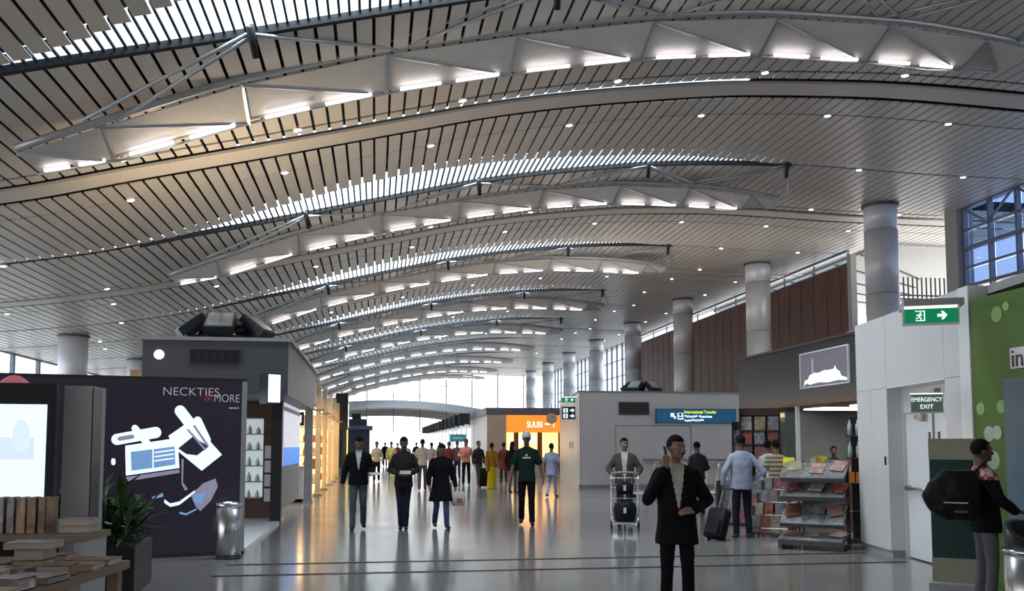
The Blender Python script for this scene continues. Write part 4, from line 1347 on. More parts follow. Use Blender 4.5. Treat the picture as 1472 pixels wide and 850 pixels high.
# low stepped wire rack
q = ground(1112, 772)
rz = face_cam(q.x, q.y) + R(-14)
t = thing('wire_magazine_rack', 'low stepped wire rack of magazines on the bookshop floor', 'rack', (q.x, q.y + 0.1, 0), rz)
M0 = Matrix.Translation((q.x, q.y + 0.1, 0)) @ Matrix.Rotation(rz, 4, 'Z')
for i in range(4):
    z, yy = 0.06 + 0.21 * i, -0.1 + 0.18 * i
    x0, x1 = (-0.36 + 0.04 * i), (0.36 + 0.03 * i)
    MB().box2((x0, yy - 0.05, z - 0.02), (x1, yy + 0.05, z)).build('tier_tray', M_dark, t)
    MB().box2((x0, yy - 0.055, z + 0.08), (x1, yy - 0.045, z + 0.09)).build('wire_rail', M_chrome, t)
    for s in (x0, x1):
        MB().box2((s - 0.01, yy - 0.055, 0), (s + 0.01, yy + 0.05, z + 0.24)).build('upright', mat('bronze_frame', (0.13, 0.09, 0.06), 0.4, 0.4), t)
    for j in range(4):
        put(mag if (i + j) % 3 else magw, 'magazine', M0 @ Matrix.Translation((x0 + (j + 0.5) * (x1 - x0) / 4, yy + 0.0, z + 0.001)) @ Matrix.Rotation(R(-10), 4, 'X'), 'magazine standing in the low stepped wire rack', 'magazine', 'magazines in the low wire rack')
# big newspaper stand with sloping trays
q = ground(1192, 792)
rz = face_cam(q.x, q.y) + R(-10)
nx, ny = q.x - 0.02, q.y + 0.35
t = thing('newspaper_stand', 'dark tiered newspaper stand with sloping trays beside the white block', 'stand', (nx, ny, 0), rz)
M0 = Matrix.Translation((nx, ny, 0)) @ Matrix.Rotation(rz, 4, 'Z')
for s in (-0.46, 0.42):
    MB().bar((s, 0.32, 0.0), (s, 0.30, 1.25), 0.05, 0.05).build('upright', M_dark, t)
    MB().bar((s, -0.35, 0.04), (s, 0.35, 0.04), 0.06, 0.06).build('foot', M_dark, t)
npaper = MB().box2((-0.17, -0.22, 0), (0.17, 0.22, 0.02)).mesh('newspaper', M_news)
for i, (z, yy, tilt, dpt) in enumerate(((0.14, -0.10, 10, 0.55), (0.50, 0.0, 38, 0.50), (0.86, 0.06, 30, 0.48), (1.13, 0.12, 30, 0.46))):
    T = Matrix.Translation((0, yy, z)) @ Matrix.Rotation(R(tilt), 4, 'X')
    tr = MB().box2((-0.48, -dpt / 2, -0.02), (0.44, dpt / 2, 0.0))
    tr.box2((-0.48, -dpt / 2 - 0.02, -0.02), (0.44, -dpt / 2, 0.05))
    tr.v = [tuple(T @ Vector(v)) for v in tr.v]
    tr.build('sloping_tray', mat('tray_grey', (0.09, 0.09, 0.1), 0.4), t)
    for j in range(3 if i < 3 else 3):
        hgt = 0.0
        for k in range(2 if i in (0, 3) else 1):
            put(npaper, 'newspaper', M0 @ T @ Matrix.Translation((-0.32 + 0.30 * j + rm.uniform(-.02, .02), rm.uniform(-.02, .0), 0.002 + hgt)) @ Matrix.Rotation(rm.uniform(-.06, .06), 4, 'Z'), 'grey folded newspaper lying on a sloping tray of the dark stand', 'newspaper', 'newspapers on the sloping trays')
            hgt += 0.022
    for j in range(3):
        put(mag, 'magazine', M0 @ T @ Matrix.Translation((-0.34 + 0.33 * j + rm.uniform(-.04, .04), rm.uniform(-.12, -.02), 0.052 + 0.004 * j)) @ Matrix.Rotation(rm.uniform(-.5, .5), 4, 'Z') @ Matrix.Rotation(R(-90), 4, 'X'), 'coloured magazine tossed over the newspapers on the dark stand', 'magazine', 'magazines over the newspapers')
# second low rack to the left, full of pale magazines
q = ground(1082, 764)
rz = face_cam(q.x, q.y) + R(-10)
x_, y_ = q.x + 0.30, q.y + 1.1
t = thing('floor_magazine_rack', 'low dark floor rack of pale magazines behind the stepped wire rack', 'rack', (x_, y_, 0), rz)
M0 = Matrix.Translation((x_, y_, 0)) @ Matrix.Rotation(rz, 4, 'Z')
for i in range(3):
    z, yy = 0.05 + 0.26 * i, 0.16 * i
    MB().box2((-0.5, yy - 0.05, z - 0.02), (0.5, yy + 0.06, z)).build('tier_tray', M_dark, t)
    for j in range(5):
        put(magw if (i + j) % 2 else mag, 'magazine', M0 @ Matrix.Translation((-0.4 + 0.2 * j, yy, z + 0.001)) @ Matrix.Rotation(R(-10), 4, 'X'), 'magazine in the low dark floor rack behind the wire rack', 'magazine', 'magazines in the floor rack')
for s in (-0.5, 0.5):
    MB().box2((s - 0.015, -0.06, 0), (s + 0.015, 0.4, 0.85)).build('side_panel', M_dark, t)
# counter with small goods
t = thing('bookshop_counter', 'brown bookshop counter behind the newspaper stands', 'counter', (8.75, 16.2, 0))
MB().box2((-0.3, -1.7, 0), (0.3, 1.7, 0.95)).build('body', mat('counter_brown', (0.14, 0.06, 0.04), 0.4), t)
MB().box2((-0.34, -1.74, 0.95), (0.34, 1.74, 1.0)).build('top', M_dark, t)
def pack(px, py, w, h, X, m, label, cat='box', nm='goods_box', d=0.12):
    p = on_x(px, py, X)
    o = thing(nm, label, cat, (X, p.y, 1.0))
    MB().box2((-d / 2, -w / 2, 0), (d / 2, w / 2, h)).build('carton', m, o)
    MB().box2((-d / 2 - 0.003, -w / 2 + 0.02, h * 0.3), (-d / 2, w / 2 - 0.02, h * 0.62)).build('printed_band', M_white, o)
    return o
pack(1164, 650, 0.28, 0.28, 8.62, mat('white_card', (0.75, 0.7, 0.68), 0.5), 'white card box on the brown counter')
pack(1178, 650, 0.40, 0.33, 8.80, mat('yellow_card', (0.75, 0.55, 0.08), 0.5), 'yellow carton on the brown counter')
pack(1134, 650, 0.34, 0.30, 8.62, mat('pinkish_card', (0.7, 0.45, 0.42), 0.5), 'pinkish card box on the brown counter')
pack(1149, 650, 0.30, 0.22, 8.62, mat('maroon_card', (0.12, 0.03, 0.03), 0.5), 'maroon carton on the brown counter')
for j in range(11):
    put(mag if j % 3 else magw, 'magazine', Matrix.Translation((8.5, 14.75 + 0.155 * j, 1.001)) @ Matrix.Rotation(R(-90 + rm.uniform(-8, 8)), 4, 'Z') @ Matrix.Rotation(R(-14), 4, 'X'), 'magazine propped along the front of the brown counter', 'magazine', 'magazines on the counter')
p = at_px(1134, 672, 17.6)
o = thing('price_card', 'bright yellow price card standing on the low wire rack side', 'card', (p.x, p.y, 0), face_cam(p.x, p.y))
MB().box2((-0.10, 0, 1.06), (0.10, 0.01, 1.32)).build('card', mat('bright_yellow', (0.9, 0.8, 0.05), 0.5, emit=(0.9, 0.8, 0.05), es=0.15), o)
MB().cyl((0, 0.02, 0), (0, 0.02, 1.1), 0.012, n=6).build('stem', M_chrome, o)
MB().cyl((0, 0.02, 0), (0, 0.02, 0.02), 0.12, n=16).build('foot', M_dark, o)
# bottle and snack column stand at the white block
sx, sy = 7.55, 13.55
t = thing('snack_stand', 'slim dark stand of bottles and orange packs beside the white block', 'stand', (sx, sy, 0), face_cam(sx, sy))
MB().box2((-0.02, 0.16, 0), (0.32, 0.2, 2.0)).build('back_board', M_black, t)
for z in (0.5, 0.95, 1.35, 1.7):
    MB().box2((-0.1, -0.12, z - 0.02), (0.32, 0.16, z)).build('shelf', M_dark, t)
MB().box2((-0.1, -0.12, 0), (0.32, 0.2, 0.06)).build('base', M_dark, t)
M0 = Matrix.Translation((sx, sy, 0)) @ Matrix.Rotation(face_cam(sx, sy), 4, 'Z')
M_or = mat('orange_pack', (0.8, 0.25, 0.03), 0.4)
snack = MB().box2((-0.055, -0.03, 0), (0.055, 0.03, 0.17)).mesh('snack_pack', M_or)
watr = MB().lathe([(0, 0), (0.035, 0), (0.036, 0.17), (0.014, 0.21), (0.014, 0.25), (0, 0.25)], n=10).mesh('water_bottle', mat('clear_bottle', (0.55, 0.58, 0.6), 0.1), True)
for j in range(3):
    put(snack, 'snack_pack', M0 @ Matrix.Translation((-0.03 + 0.13 * j, -0.05, 0.951)), 'orange snack pack on the slim dark stand', 'snack pack', 'orange snack packs')
    for z in (1.351, 1.701):
        put(watr, 'water_bottle', M0 @ Matrix.Translation((-0.03 + 0.12 * j, -0.03, z)), 'clear water bottle on the slim dark stand', 'bottle', 'water bottles on the slim stand')
# suitcase/bag heap and yellow bag near the shelf foot
p = ground(1076, 752)
t = thing('carton_tray', 'small tray of yellow packs on the floor behind the blue-shirted man', 'tray', (p.x + 0.05, p.y + 0.42, 0), face_cam(p.x, p.y))
MB().box2((-0.3, -0.2, 0), (0.3, 0.2, 0.3)).build('crate', mat('brown_crate', (0.12, 0.06, 0.03), 0.6), t)
for j in range(4):
    MB().box2((-0.26 + 0.13 * j, -0.16, 0.3), (-0.15 + 0.13 * j, 0.12, 0.46)).build('yellow_pack', mat('yellow_pack_film', (0.6, 0.4, 0.05), 0.3), t)

# ================================================================ INTERNATIONAL TRANSFER BOOTH
BL, BR = ground(833, 702), on_y(1075, 650, ground(833, 702).y)
BLs = ground(805, 690)
BH = 3.45
ib = thing('service_booth', 'white service booth carrying the blue transfer sign', 'booth', (0, 0, 0))
poly = [(BL.x, BL.y), (BR.x + 1.5, BL.y), (BR.x + 1.5, 39.9), (BLs.x, BLs.y)]
def poly_prism(pts, z0, z1):
    n = len(pts)
    return MB().add([(x, y, z0) for x, y in pts] + [(x, y, z1) for x, y in pts], [tuple(range(n))[::-1], tuple(range(n, 2 * n))] + [(i, (i + 1) % n, n + (i + 1) % n, n + i) for i in range(n)])
poly_prism(poly, 0.12, BH).build('body', M_white, ib)
cxm, cym = sum(p[0] for p in poly) / 4, sum(p[1] for p in poly) / 4
grow = lambda k: [(cxm + (x - cxm) * k, cym + (y - cym) * k) for x, y in poly]
poly_prism(grow(1.012), BH, BH + 0.07).build('parapet', M_midgrey, ib)
poly_prism(grow(1.004), 0, 0.12).build('plinth', M_midgrey, ib)
sd = (Vector((BLs.x, BLs.y, 0)) - Vector((BL.x, BL.y, 0))).normalized()
sp_ = MB()
a, b = BL.lerp(BLs, 0.05), BL.lerp(BLs, 0.97)
off = Vector((-sd.y, sd.x, 0)) * 0.015
sp_.add([a, b, b + Vector((0, 0, 3.3)), a + Vector((0, 0, 3.3)), a + off, b + off, b + off + Vector((0, 0, 3.3)), a + off + Vector((0, 0, 3.3))], [(0, 1, 2, 3), (7, 6, 5, 4), (0, 4, 5, 1), (1, 5, 6, 2), (2, 6, 7, 3), (3, 7, 4, 0)]).build('side_cladding', M_cream, ib)
for k in (0.28, 0.40):
    c = BL.lerp(BLs, k) + off * 1.5
    MB().box((c.x, c.y, 1.55), (0.03, 0.16, 0.26), rz=-0.11).build('door_handle', M_dark, ib)
by = BL.y
x0, x1, z0, z1 = rect_on_y(885, 612, 994, 668, by)
for a, b in (((x0, by - 0.012, z1 - 0.015), (x1, by, z1 + 0.015)), ((x0 - 0.015, by - 0.012, 0.12), (x0 + 0.015, by, z1)), ((x1 - 0.015, by - 0.012, 0.12), (x1 + 0.015, by, z1))):
    MB().box2(a, b).build('panel_trim', M_midgrey, ib)
MB().box2((x0 + 1.0, by - 0.25, 1.0), (x1 + 3.0, by, 1.05)).build('counter_shelf', M_midgrey, ib)
x0, x1, z0, z1 = rect_on_y(891, 580, 931, 595, by)
v = MB().box2((x0, by - 0.02, z0), (x1, by, z1)).build('vent', M_black, ib)
for i in range(4):
    z = z0 + (z1 - z0) * (i + 0.5) / 4
    MB().box2((x0, by - 0.04, z - 0.02), (x1, by - 0.02, z + 0.02)).build('vent_slat', M_dark, v)
for a, b in (((x0 - .05, by - .05, z0 - .05), (x1 + .05, by - .02, z0)), ((x0 - .05, by - .05, z1), (x1 + .05, by - .02, z1 + .05)), ((x0 - .05, by - .05, z0), (x0, by - .02, z1)), ((x1, by - .05, z0), (x1 + .05, by - .02, z1))):
    MB().box2(a, b).build('vent_frame', M_grey, v)
x0, x1, z0, z1 = rect_on_y(942, 588, 1057, 609, by)
ts = thing('transfer_sign', 'blue sign with yellow International Transfer lettering on the white booth', 'sign', (x0, by - 0.09, z0))
W_, H_ = x1 - x0, z1 - z0
MB().box2((0, 0, 0), (W_, 0.085, H_)).build('housing', mat('sign_teal_side', (0.02, 0.07, 0.11), 0.4), ts)
MB().box2((0.02, -0.008, 0.02), (W_ - 0.02, 0, H_ - 0.02)).build('face', emis('sign_teal_face', (0.012, 0.095, 0.19), 0.35), ts)
M_yel = emis('sign_yellow', (0.75, 0.95, 0.05), 0.9)
text('lettering', 'International Transfer', M_yel, ts, (W_ * 0.345, -0.012, H_ * 0.78), 0.165, align='LEFT', ext=0.003, sx=0.86)
# two further lines of other scripts, drawn as their stroke shapes
rs = random.Random(2)
for row, (zz, nl) in enumerate(((0.48, 14), (0.20, 11))):
    mbt = MB()
    x = W_ * 0.35
    for i in range(nl):
        wl_ = 0.04 + 0.03 * rs.random()
        if i == 7 and row == 0:
            x += 0.05
        mbt.box((x + wl_ / 2, -0.011, H_ * zz), (wl_, 0.004, 0.02))
        mbt.box((x + wl_ * 0.2, -0.011, H_ * zz + rs.choice((0.02, -0.02))), (0.015, 0.004, 0.055))
        mbt.box((x + wl_ * 0.8, -0.011, H_ * zz + rs.choice((0.015, -0.02))), (0.015, 0.004, 0.05))
        mbt.box((x + wl_ / 2, -0.011, H_ * zz + rs.choice((0.035, -0.04))), (wl_ * 0.8, 0.004, 0.014))
        x += wl_ + 0.012
    mbt.build('script_lettering', M_ink, ts)
M_ = Matrix.Translation((W_ * 0.215, -0.011, H_ * 0.48)) @ Matrix.Scale(0.13, 4)
MB().prism([(-0.9, 0.9), (0.4, 0.9), (0.05, 0.5), (0.8, -0.35), (0.35, -0.8), (-0.5, 0.05), (-0.9, -0.4)], M_, 0.03).build('arrow', M_ink, ts)
ic = MB().box2((W_ * 0.262, -0.012, H_ * 0.25), (W_ * 0.335, -0.008, H_ * 0.72)).build('pictogram', M_ink, ts)
mbt = MB()
mbt.prism([(0.06 * math.cos(i * .7), 0.055 + 0.05 * math.sin(i * .7)) for i in range(9)], Matrix.Translation((W_ * 0.298, -0.015, H_ * 0.5)), 0.003)
mbt.box((W_ * 0.298, -0.0135, H_ * 0.40), (0.16, 0.003, 0.05))
mbt.build('pictogram_figure', mat('sign_teal_side', (0.02, 0.07, 0.11), 0.4), ic)
# small exit and restroom signs on the booth's cream side
p = at_px(818, 575, 34.05)
exit_sign('small green exit sign high on the cream side of the booth', p, 0.52, 0.17, ((-0.05, 0.05, 0.11), (0.05, 0.9, 0.17)))
p = at_px(818, 594, 34.05)
t = thing('restroom_sign', 'square dark sign with white figures and arrows below the small exit sign', 'sign', p, face_cam(p.x, p.y))
MB().box2((-0.27, 0, -0.24), (0.27, 0.08, 0.24)).build('housing', M_midgrey, t)
MB().box2((-0.25, -0.006, -0.22), (0.25, 0, 0.22)).build('face', mat('sign_near_black', (0.02, 0.05, 0.05), 0.3), t)
for (x, z) in ((-0.13, 0.1), (-0.13, -0.11)):
    MB().box2((x - 0.085, -0.012, z - 0.08), (x + 0.085, -0.006, z + 0.08)).build('pictogram', M_ink, t)
    MB().box2((x - 0.02, -0.016, z - 0.06), (x + 0.02, -0.012, z + 0.06)).build('pictogram_figure', M_dark, t)
for (x, z, s) in ((0.12, 0.1, 1), (0.12, -0.11, 1)):
    MB().prism([(x - 0.08, z - 0.03), (x, z - 0.03), (x, z - 0.08), (x + 0.09, z), (x, z + 0.08), (x, z + 0.03), (x - 0.08, z + 0.03)], Matrix.Translation((0, -0.012, 0)), 0.005).build('arrow', M_ink, t)
MB().box2((-0.03, 0.08, -0.05), (0.03, 0.9, 0.05)).build('bracket', M_midgrey, t)
fc2 = on_y(922, 556, by + 2.2)
floodlights('cluster of dark tilted floodlights on the white booth roof', (fc2.x, by + 2.2, BH + 0.07), 1.05, R(30))
uplamp((fc2.x, by + 2.2, BH + 0.85), 260, (1.0, 0.9, 0.8))

# ================================================================ ORANGE KIOSK AND SHOPS BEYOND
ok_ = thing('orange_shop', 'cream shop with a wide orange sign and lit interior', 'shop', (0, 44, 0))
xa, xb = on_y(700, 650, 44).x, 11.0
MB().box2((xa, 0.6, 0), (xb, 6, 3.35)).build('body', M_cream, ok_)
MB().box2((xa - 0.05, -0.05, 3.02), (xb, 6, 3.38)).build('canopy', mat('slate_canopy', (0.16, 0.17, 0.22), 0.4), ok_)
x0, x1, z0, z1 = rect_on_y(728, 598, 818, 622, 44)
def ora():
    m = mat('orange_sign_face', (0.8, 0.27, 0.03), 0.35, var=0.2, scale=0.5, emit=(0.85, 0.25, 0.03), es=0.75)
    return m
MB().box2((x0, -0.02, z0), (xb, 0.6, z1 + 0.1)).build('sign_fascia', ora(), ok_)
text('lettering', 'SUUIII', emis('sign_white_text', (1, 0.95, 0.9), 1.0), ok_, (on_y(757, 611, 44).x, -0.03, on_y(757, 611, 44).z), 0.42, align='LEFT', ext=0.01, sx=0.72)
text('lettering', 'Y', emis('sign_white_text', (1, 0.95, 0.9), 1.0), ok_, (on_y(793, 611, 44).x, -0.03, on_y(793, 611, 44).z), 0.42, align='LEFT', ext=0.01, sx=0.8)
zz = on_y(788, 611, 44).z
MB().box2((on_y(783, 611, 44).x, -0.03, zz), (on_y(791, 611, 44).x, -0.02, zz + 0.07)).build('sign_dash', emis('sign_white_text', (1, 0.95, 0.9), 1.0), ok_)
MB().box2((xa, 0.0, 0), (x0, 0.6, 3.02)).build('front_pier', M_cream, ok_)
MB().box2((x0, 0.55, 0.9), (xb, 0.62, z0)).build('lit_back', emis('warm_yellow_back', (1.0, 0.68, 0.25), 1.3), ok_)
MB().box2((x0, -0.05, 0), (xb, 0.5, 0.95)).build('counter', M_cream, ok_)
for px in (742, 776, 806):
    xx = on_y(px, 640, 44).x
    MB().box2((xx - 0.12, -0.02, 0.95), (xx + 0.12, 0.1, z0)).build('display_column', mat('orange_brown_column', (0.35, 0.12, 0.05), 0.4), ok_)
MB().box2((x0 + 0.3, 0.2, z0 - 0.55), (x0 + 1.5, 0.3, z0 - 0.2)).build('light_box', emis('cream_lightbox', (1.0, 0.93, 0.7), 1.6), ok_)
wd = thing('round_disc_sign', 'plain pale round disc sign hanging before the orange shop', 'sign', on_y(793, 602, 43.6))
MB().cyl((0, 0, 0), (0, 0.05, 0), 0.27, n=28).build('disc', M_cream, wd)
MB().cyl((0, 0.025, 0.27), (0, 0.025, 0.75), 0.015, n=6).build('hanger', M_dark, wd)
MB().box2((-0.03, 0.03, 0.0), (0.03, 0.42, 0.06)).build('bracket', M_dark, wd)
wd.location.y = 43.6
sr = thing('white_shop_row', 'long white shopfront row with pale glass beyond the orange shop', 'shop', (0, 0, 0))
MB().box2((5.4, 50.3, 0), (10.0, 96, 2.95)).build('body', M_white, sr)
MB().box2((5.3, 50.3, 2.95), (10.0, 96, 3.2)).build('canopy', M_midgrey, sr)
for i in range(14):
    MB().box2((5.37, 51.2 + 3.2 * i, 0.3), (5.40, 53.4 + 3.2 * i, 2.5)).build('shop_window', mat('pale_teal_shopglass', (0.25, 0.4, 0.42), 0.1, emit=(0.4, 0.55, 0.6), es=0.35), sr)
fl = MB().box2((-0.6, -0.05, 0), (0, 0.05, 0.62)).mesh('panel', M_dark)
ar = MB().box2((-0.03, -0.03, -0.05), (0.05, 0.03, 0.7)).mesh('arm', M_midgrey)
for i in range(13):
    o = thing('projecting_sign', 'small dark sign panel projecting from the white shop row', 'sign', (5.25, 51.0 + 3.4 * i, 2.72), group='dark signs projecting from the white shop row')
    inst('panel', fl, o)
    inst('arm', ar, o)
t = thing('teal_hanging_sign', 'teal sign board on two posts before the white shop row', 'sign', (on_y(658, 630, 48).x, 48, 0))
MB().box2((-0.42, -0.04, 1.72), (0.42, 0.04, 2.12)).build('board', emis('teal_board', (0.03, 0.16, 0.19), 0.4), t)
for x in (-0.36, 0.36):
    MB().box2((x - 0.02, -0.02, 0), (x + 0.02, 0.02, 1.72)).build('post', M_midgrey, t)
MB().box2((-0.25, -0.046, 1.88), (0.28, -0.041, 1.95)).build('lettering_bar', M_ink3, t)

# ================================================================ BAGGAGE CARTS
M_cart = M_chrome
def make_cart(label, loc, rz, group=None):
    """luggage trolley, handle end at +y, front at -y"""
    t = thing('baggage_cart', label, 'baggage cart', loc, rz, group)
    for s in (-1, 1):
        MB().tube([(s * 0.25, 0.42, 1.02), (s * 0.25, 0.38, 0.85), (s * 0.25, 0.30, 0.3), (s * 0.24, 0.28, 0.16), (s * 0.20, -0.45, 0.12)], 0.014, 8).build('side_tube', M_cart, t, True)
        MB().cyl((s * 0.25 - 0.02, 0.36, 0.07), (s * 0.25 + 0.02, 0.36, 0.07), 0.07, n=14).build('wheel', M_rubber, t)
        MB().bar((s * 0.25, 0.36, 0.07), (s * 0.25, 0.30, 0.22), 0.02, 0.03).build('wheel_fork', M_cart, t)
    MB().cyl((-0.015, -0.42, 0.06), (0.015, -0.42, 0.06), 0.06, n=14).build('wheel', M_rubber, t)
    MB().bar((0, -0.42, 0.06), (0, -0.40, 0.14), 0.03, 0.03).build('wheel_fork', M_cart, t)
    MB().tube([(-0.25, 0.42, 1.02), (0, 0.44, 1.04), (0.25, 0.42, 1.02)], 0.02, 8).build('handle_bar', M_midgrey, t, True)
    for y in (-0.4, -0.2, 0.0, 0.2):
        MB().cyl((-0.22, y, 0.14), (0.22, y, 0.14), 0.01, n=6).build('deck_rail', M_cart, t)
    for z in (0.35, 0.55, 0.75):
        MB().cyl((-0.25, 0.33, z), (0.25, 0.33, z), 0.009, n=6).build('back_rail', M_cart, t)
    bk_ = MB()
    for i in range(6):
        x = -0.22 + 0.088 * i
        bk_.cyl((x, 0.36, 0.78), (x, 0.16, 0.80), 0.006, n=5)
        bk_.cyl((x, 0.16, 0.80), (x, 0.16, 0.94), 0.006, n=5)
    bk_.cyl((-0.24, 0.16, 0.94), (0.24, 0.16, 0.94), 0.009, n=6)
    bk_.build('basket', M_cart, t)
    return t
c0p = at_px(940, 740, 24.0)
c0 = make_cart('empty wire baggage cart nested in the row by the white booth', (0, 0, 0), 0, 'nested baggage carts by the booth')
cy0 = 26.0
for i in range(7):
    x = on_y(930, 700, cy0).x + 0.34 * i
    if i == 0:
        c0.location, c0.rotation_euler = (x, cy0, 0), (0, 0, R(-78))
    else:
        dup(c0, (x, cy0, 0), R(-78))
# ================================================================ PEOPLE
SK = {'brown': mat('skin_brown', (0.20, 0.105, 0.065), 0.5, var=0.08, scale=12), 'tan': mat('skin_tan', (0.30, 0.17, 0.11), 0.5, var=0.08, scale=12), 'dark': mat('skin_dark_brown', (0.12, 0.062, 0.04), 0.5, var=0.08, scale=12)}
M_hair = mat('black_hair', (0.007, 0.006, 0.006), 0.75, var=0.4, scale=30, bump=0.3, spec=0.15)
M_eye = mat('eye_white', (0.55, 0.52, 0.5), 0.2)
M_pupil = mat('eye_dark', (0.01, 0.008, 0.006), 0.15)
M_lip = mat('lip', (0.16, 0.06, 0.045), 0.45)
M_shoe = mat('black_shoe_leather', (0.014, 0.012, 0.011), 0.3)
def cloth(name, col, var=0.15, rough=0.85, scale=9):
    return mat(name, col, rough, 0, var, scale, bump=0.25, spec=0.15)

def hand(mb, w, d, nrm, side, s=1.0, curl=0.5, fingers=True):
    """palm and five fingers from wrist w along d; nrm = palm side, side = towards the thumb"""
    d, nrm = Vector(d).normalized(), Vector(nrm)
    nrm = (nrm - d * nrm.dot(d)).normalized()
    sd = d.cross(nrm).normalized() * side
    w = Vector(w)
    for k in (-1, 0, 1):
        mb.rcone(w + sd * 0.012 * k, w + d * 0.075 + sd * 0.024 * k, 0.019, 0.016)
    if not fingers:
        mb.rcone(w + d * 0.07, w + d * 0.13 + nrm * 0.03, 0.03, 0.02)
        return
    for k, L in zip((1.5, 0.5, -0.5, -1.5), (0.070, 0.080, 0.074, 0.056)):
        b = w + d * 0.082 + sd * 0.0195 * k
        m = b + (d * math.cos(curl * 0.6) + nrm * math.sin(curl * 0.6)) * L * 0.52
        e = m + (d * math.cos(curl * 1.7) + nrm * math.sin(curl * 1.7)) * L * 0.48
        mb.rcone(b, m, 0.0095, 0.0088)
        mb.rcone(m, e, 0.0088, 0.0075)
    b = w + d * 0.025 + sd * 0.030
    m = b + (d * 0.72 + sd * 0.62 + nrm * 0.25).normalized() * 0.038
    e = m + (d * 0.92 + sd * 0.1 + nrm * 0.4).normalized() * 0.034
    mb.rcone(b, m, 0.013, 0.011)
    mb.rcone(m, e, 0.011, 0.009)

ARM_DOWN = {'R': ((-0.235, 0.03, 1.13), (-0.25, -0.04, 0.88), (0.05, -0.25, -1)), 'L': ((0.235, 0.03, 1.13), (0.25, -0.04, 0.88), (-0.05, -0.25, -1))}
LEG_STAND = {'R': ((-0.10, -0.015, 0.48), (-0.11, 0.02, 0.085)), 'L': ((0.10, -0.015, 0.48), (0.11, 0.02, 0.085))}
LEG_WALK = {'R': ((-0.095, -0.10, 0.49), (-0.10, -0.17, 0.085)), 'L': ((0.095, -0.03, 0.47), (0.10, 0.22, 0.115))}
LEG_WALK2 = {'R': ((-0.095, -0.02, 0.47), (-0.10, 0.18, 0.11)), 'L': ((0.095, -0.09, 0.49), (0.10, -0.15, 0.085))}

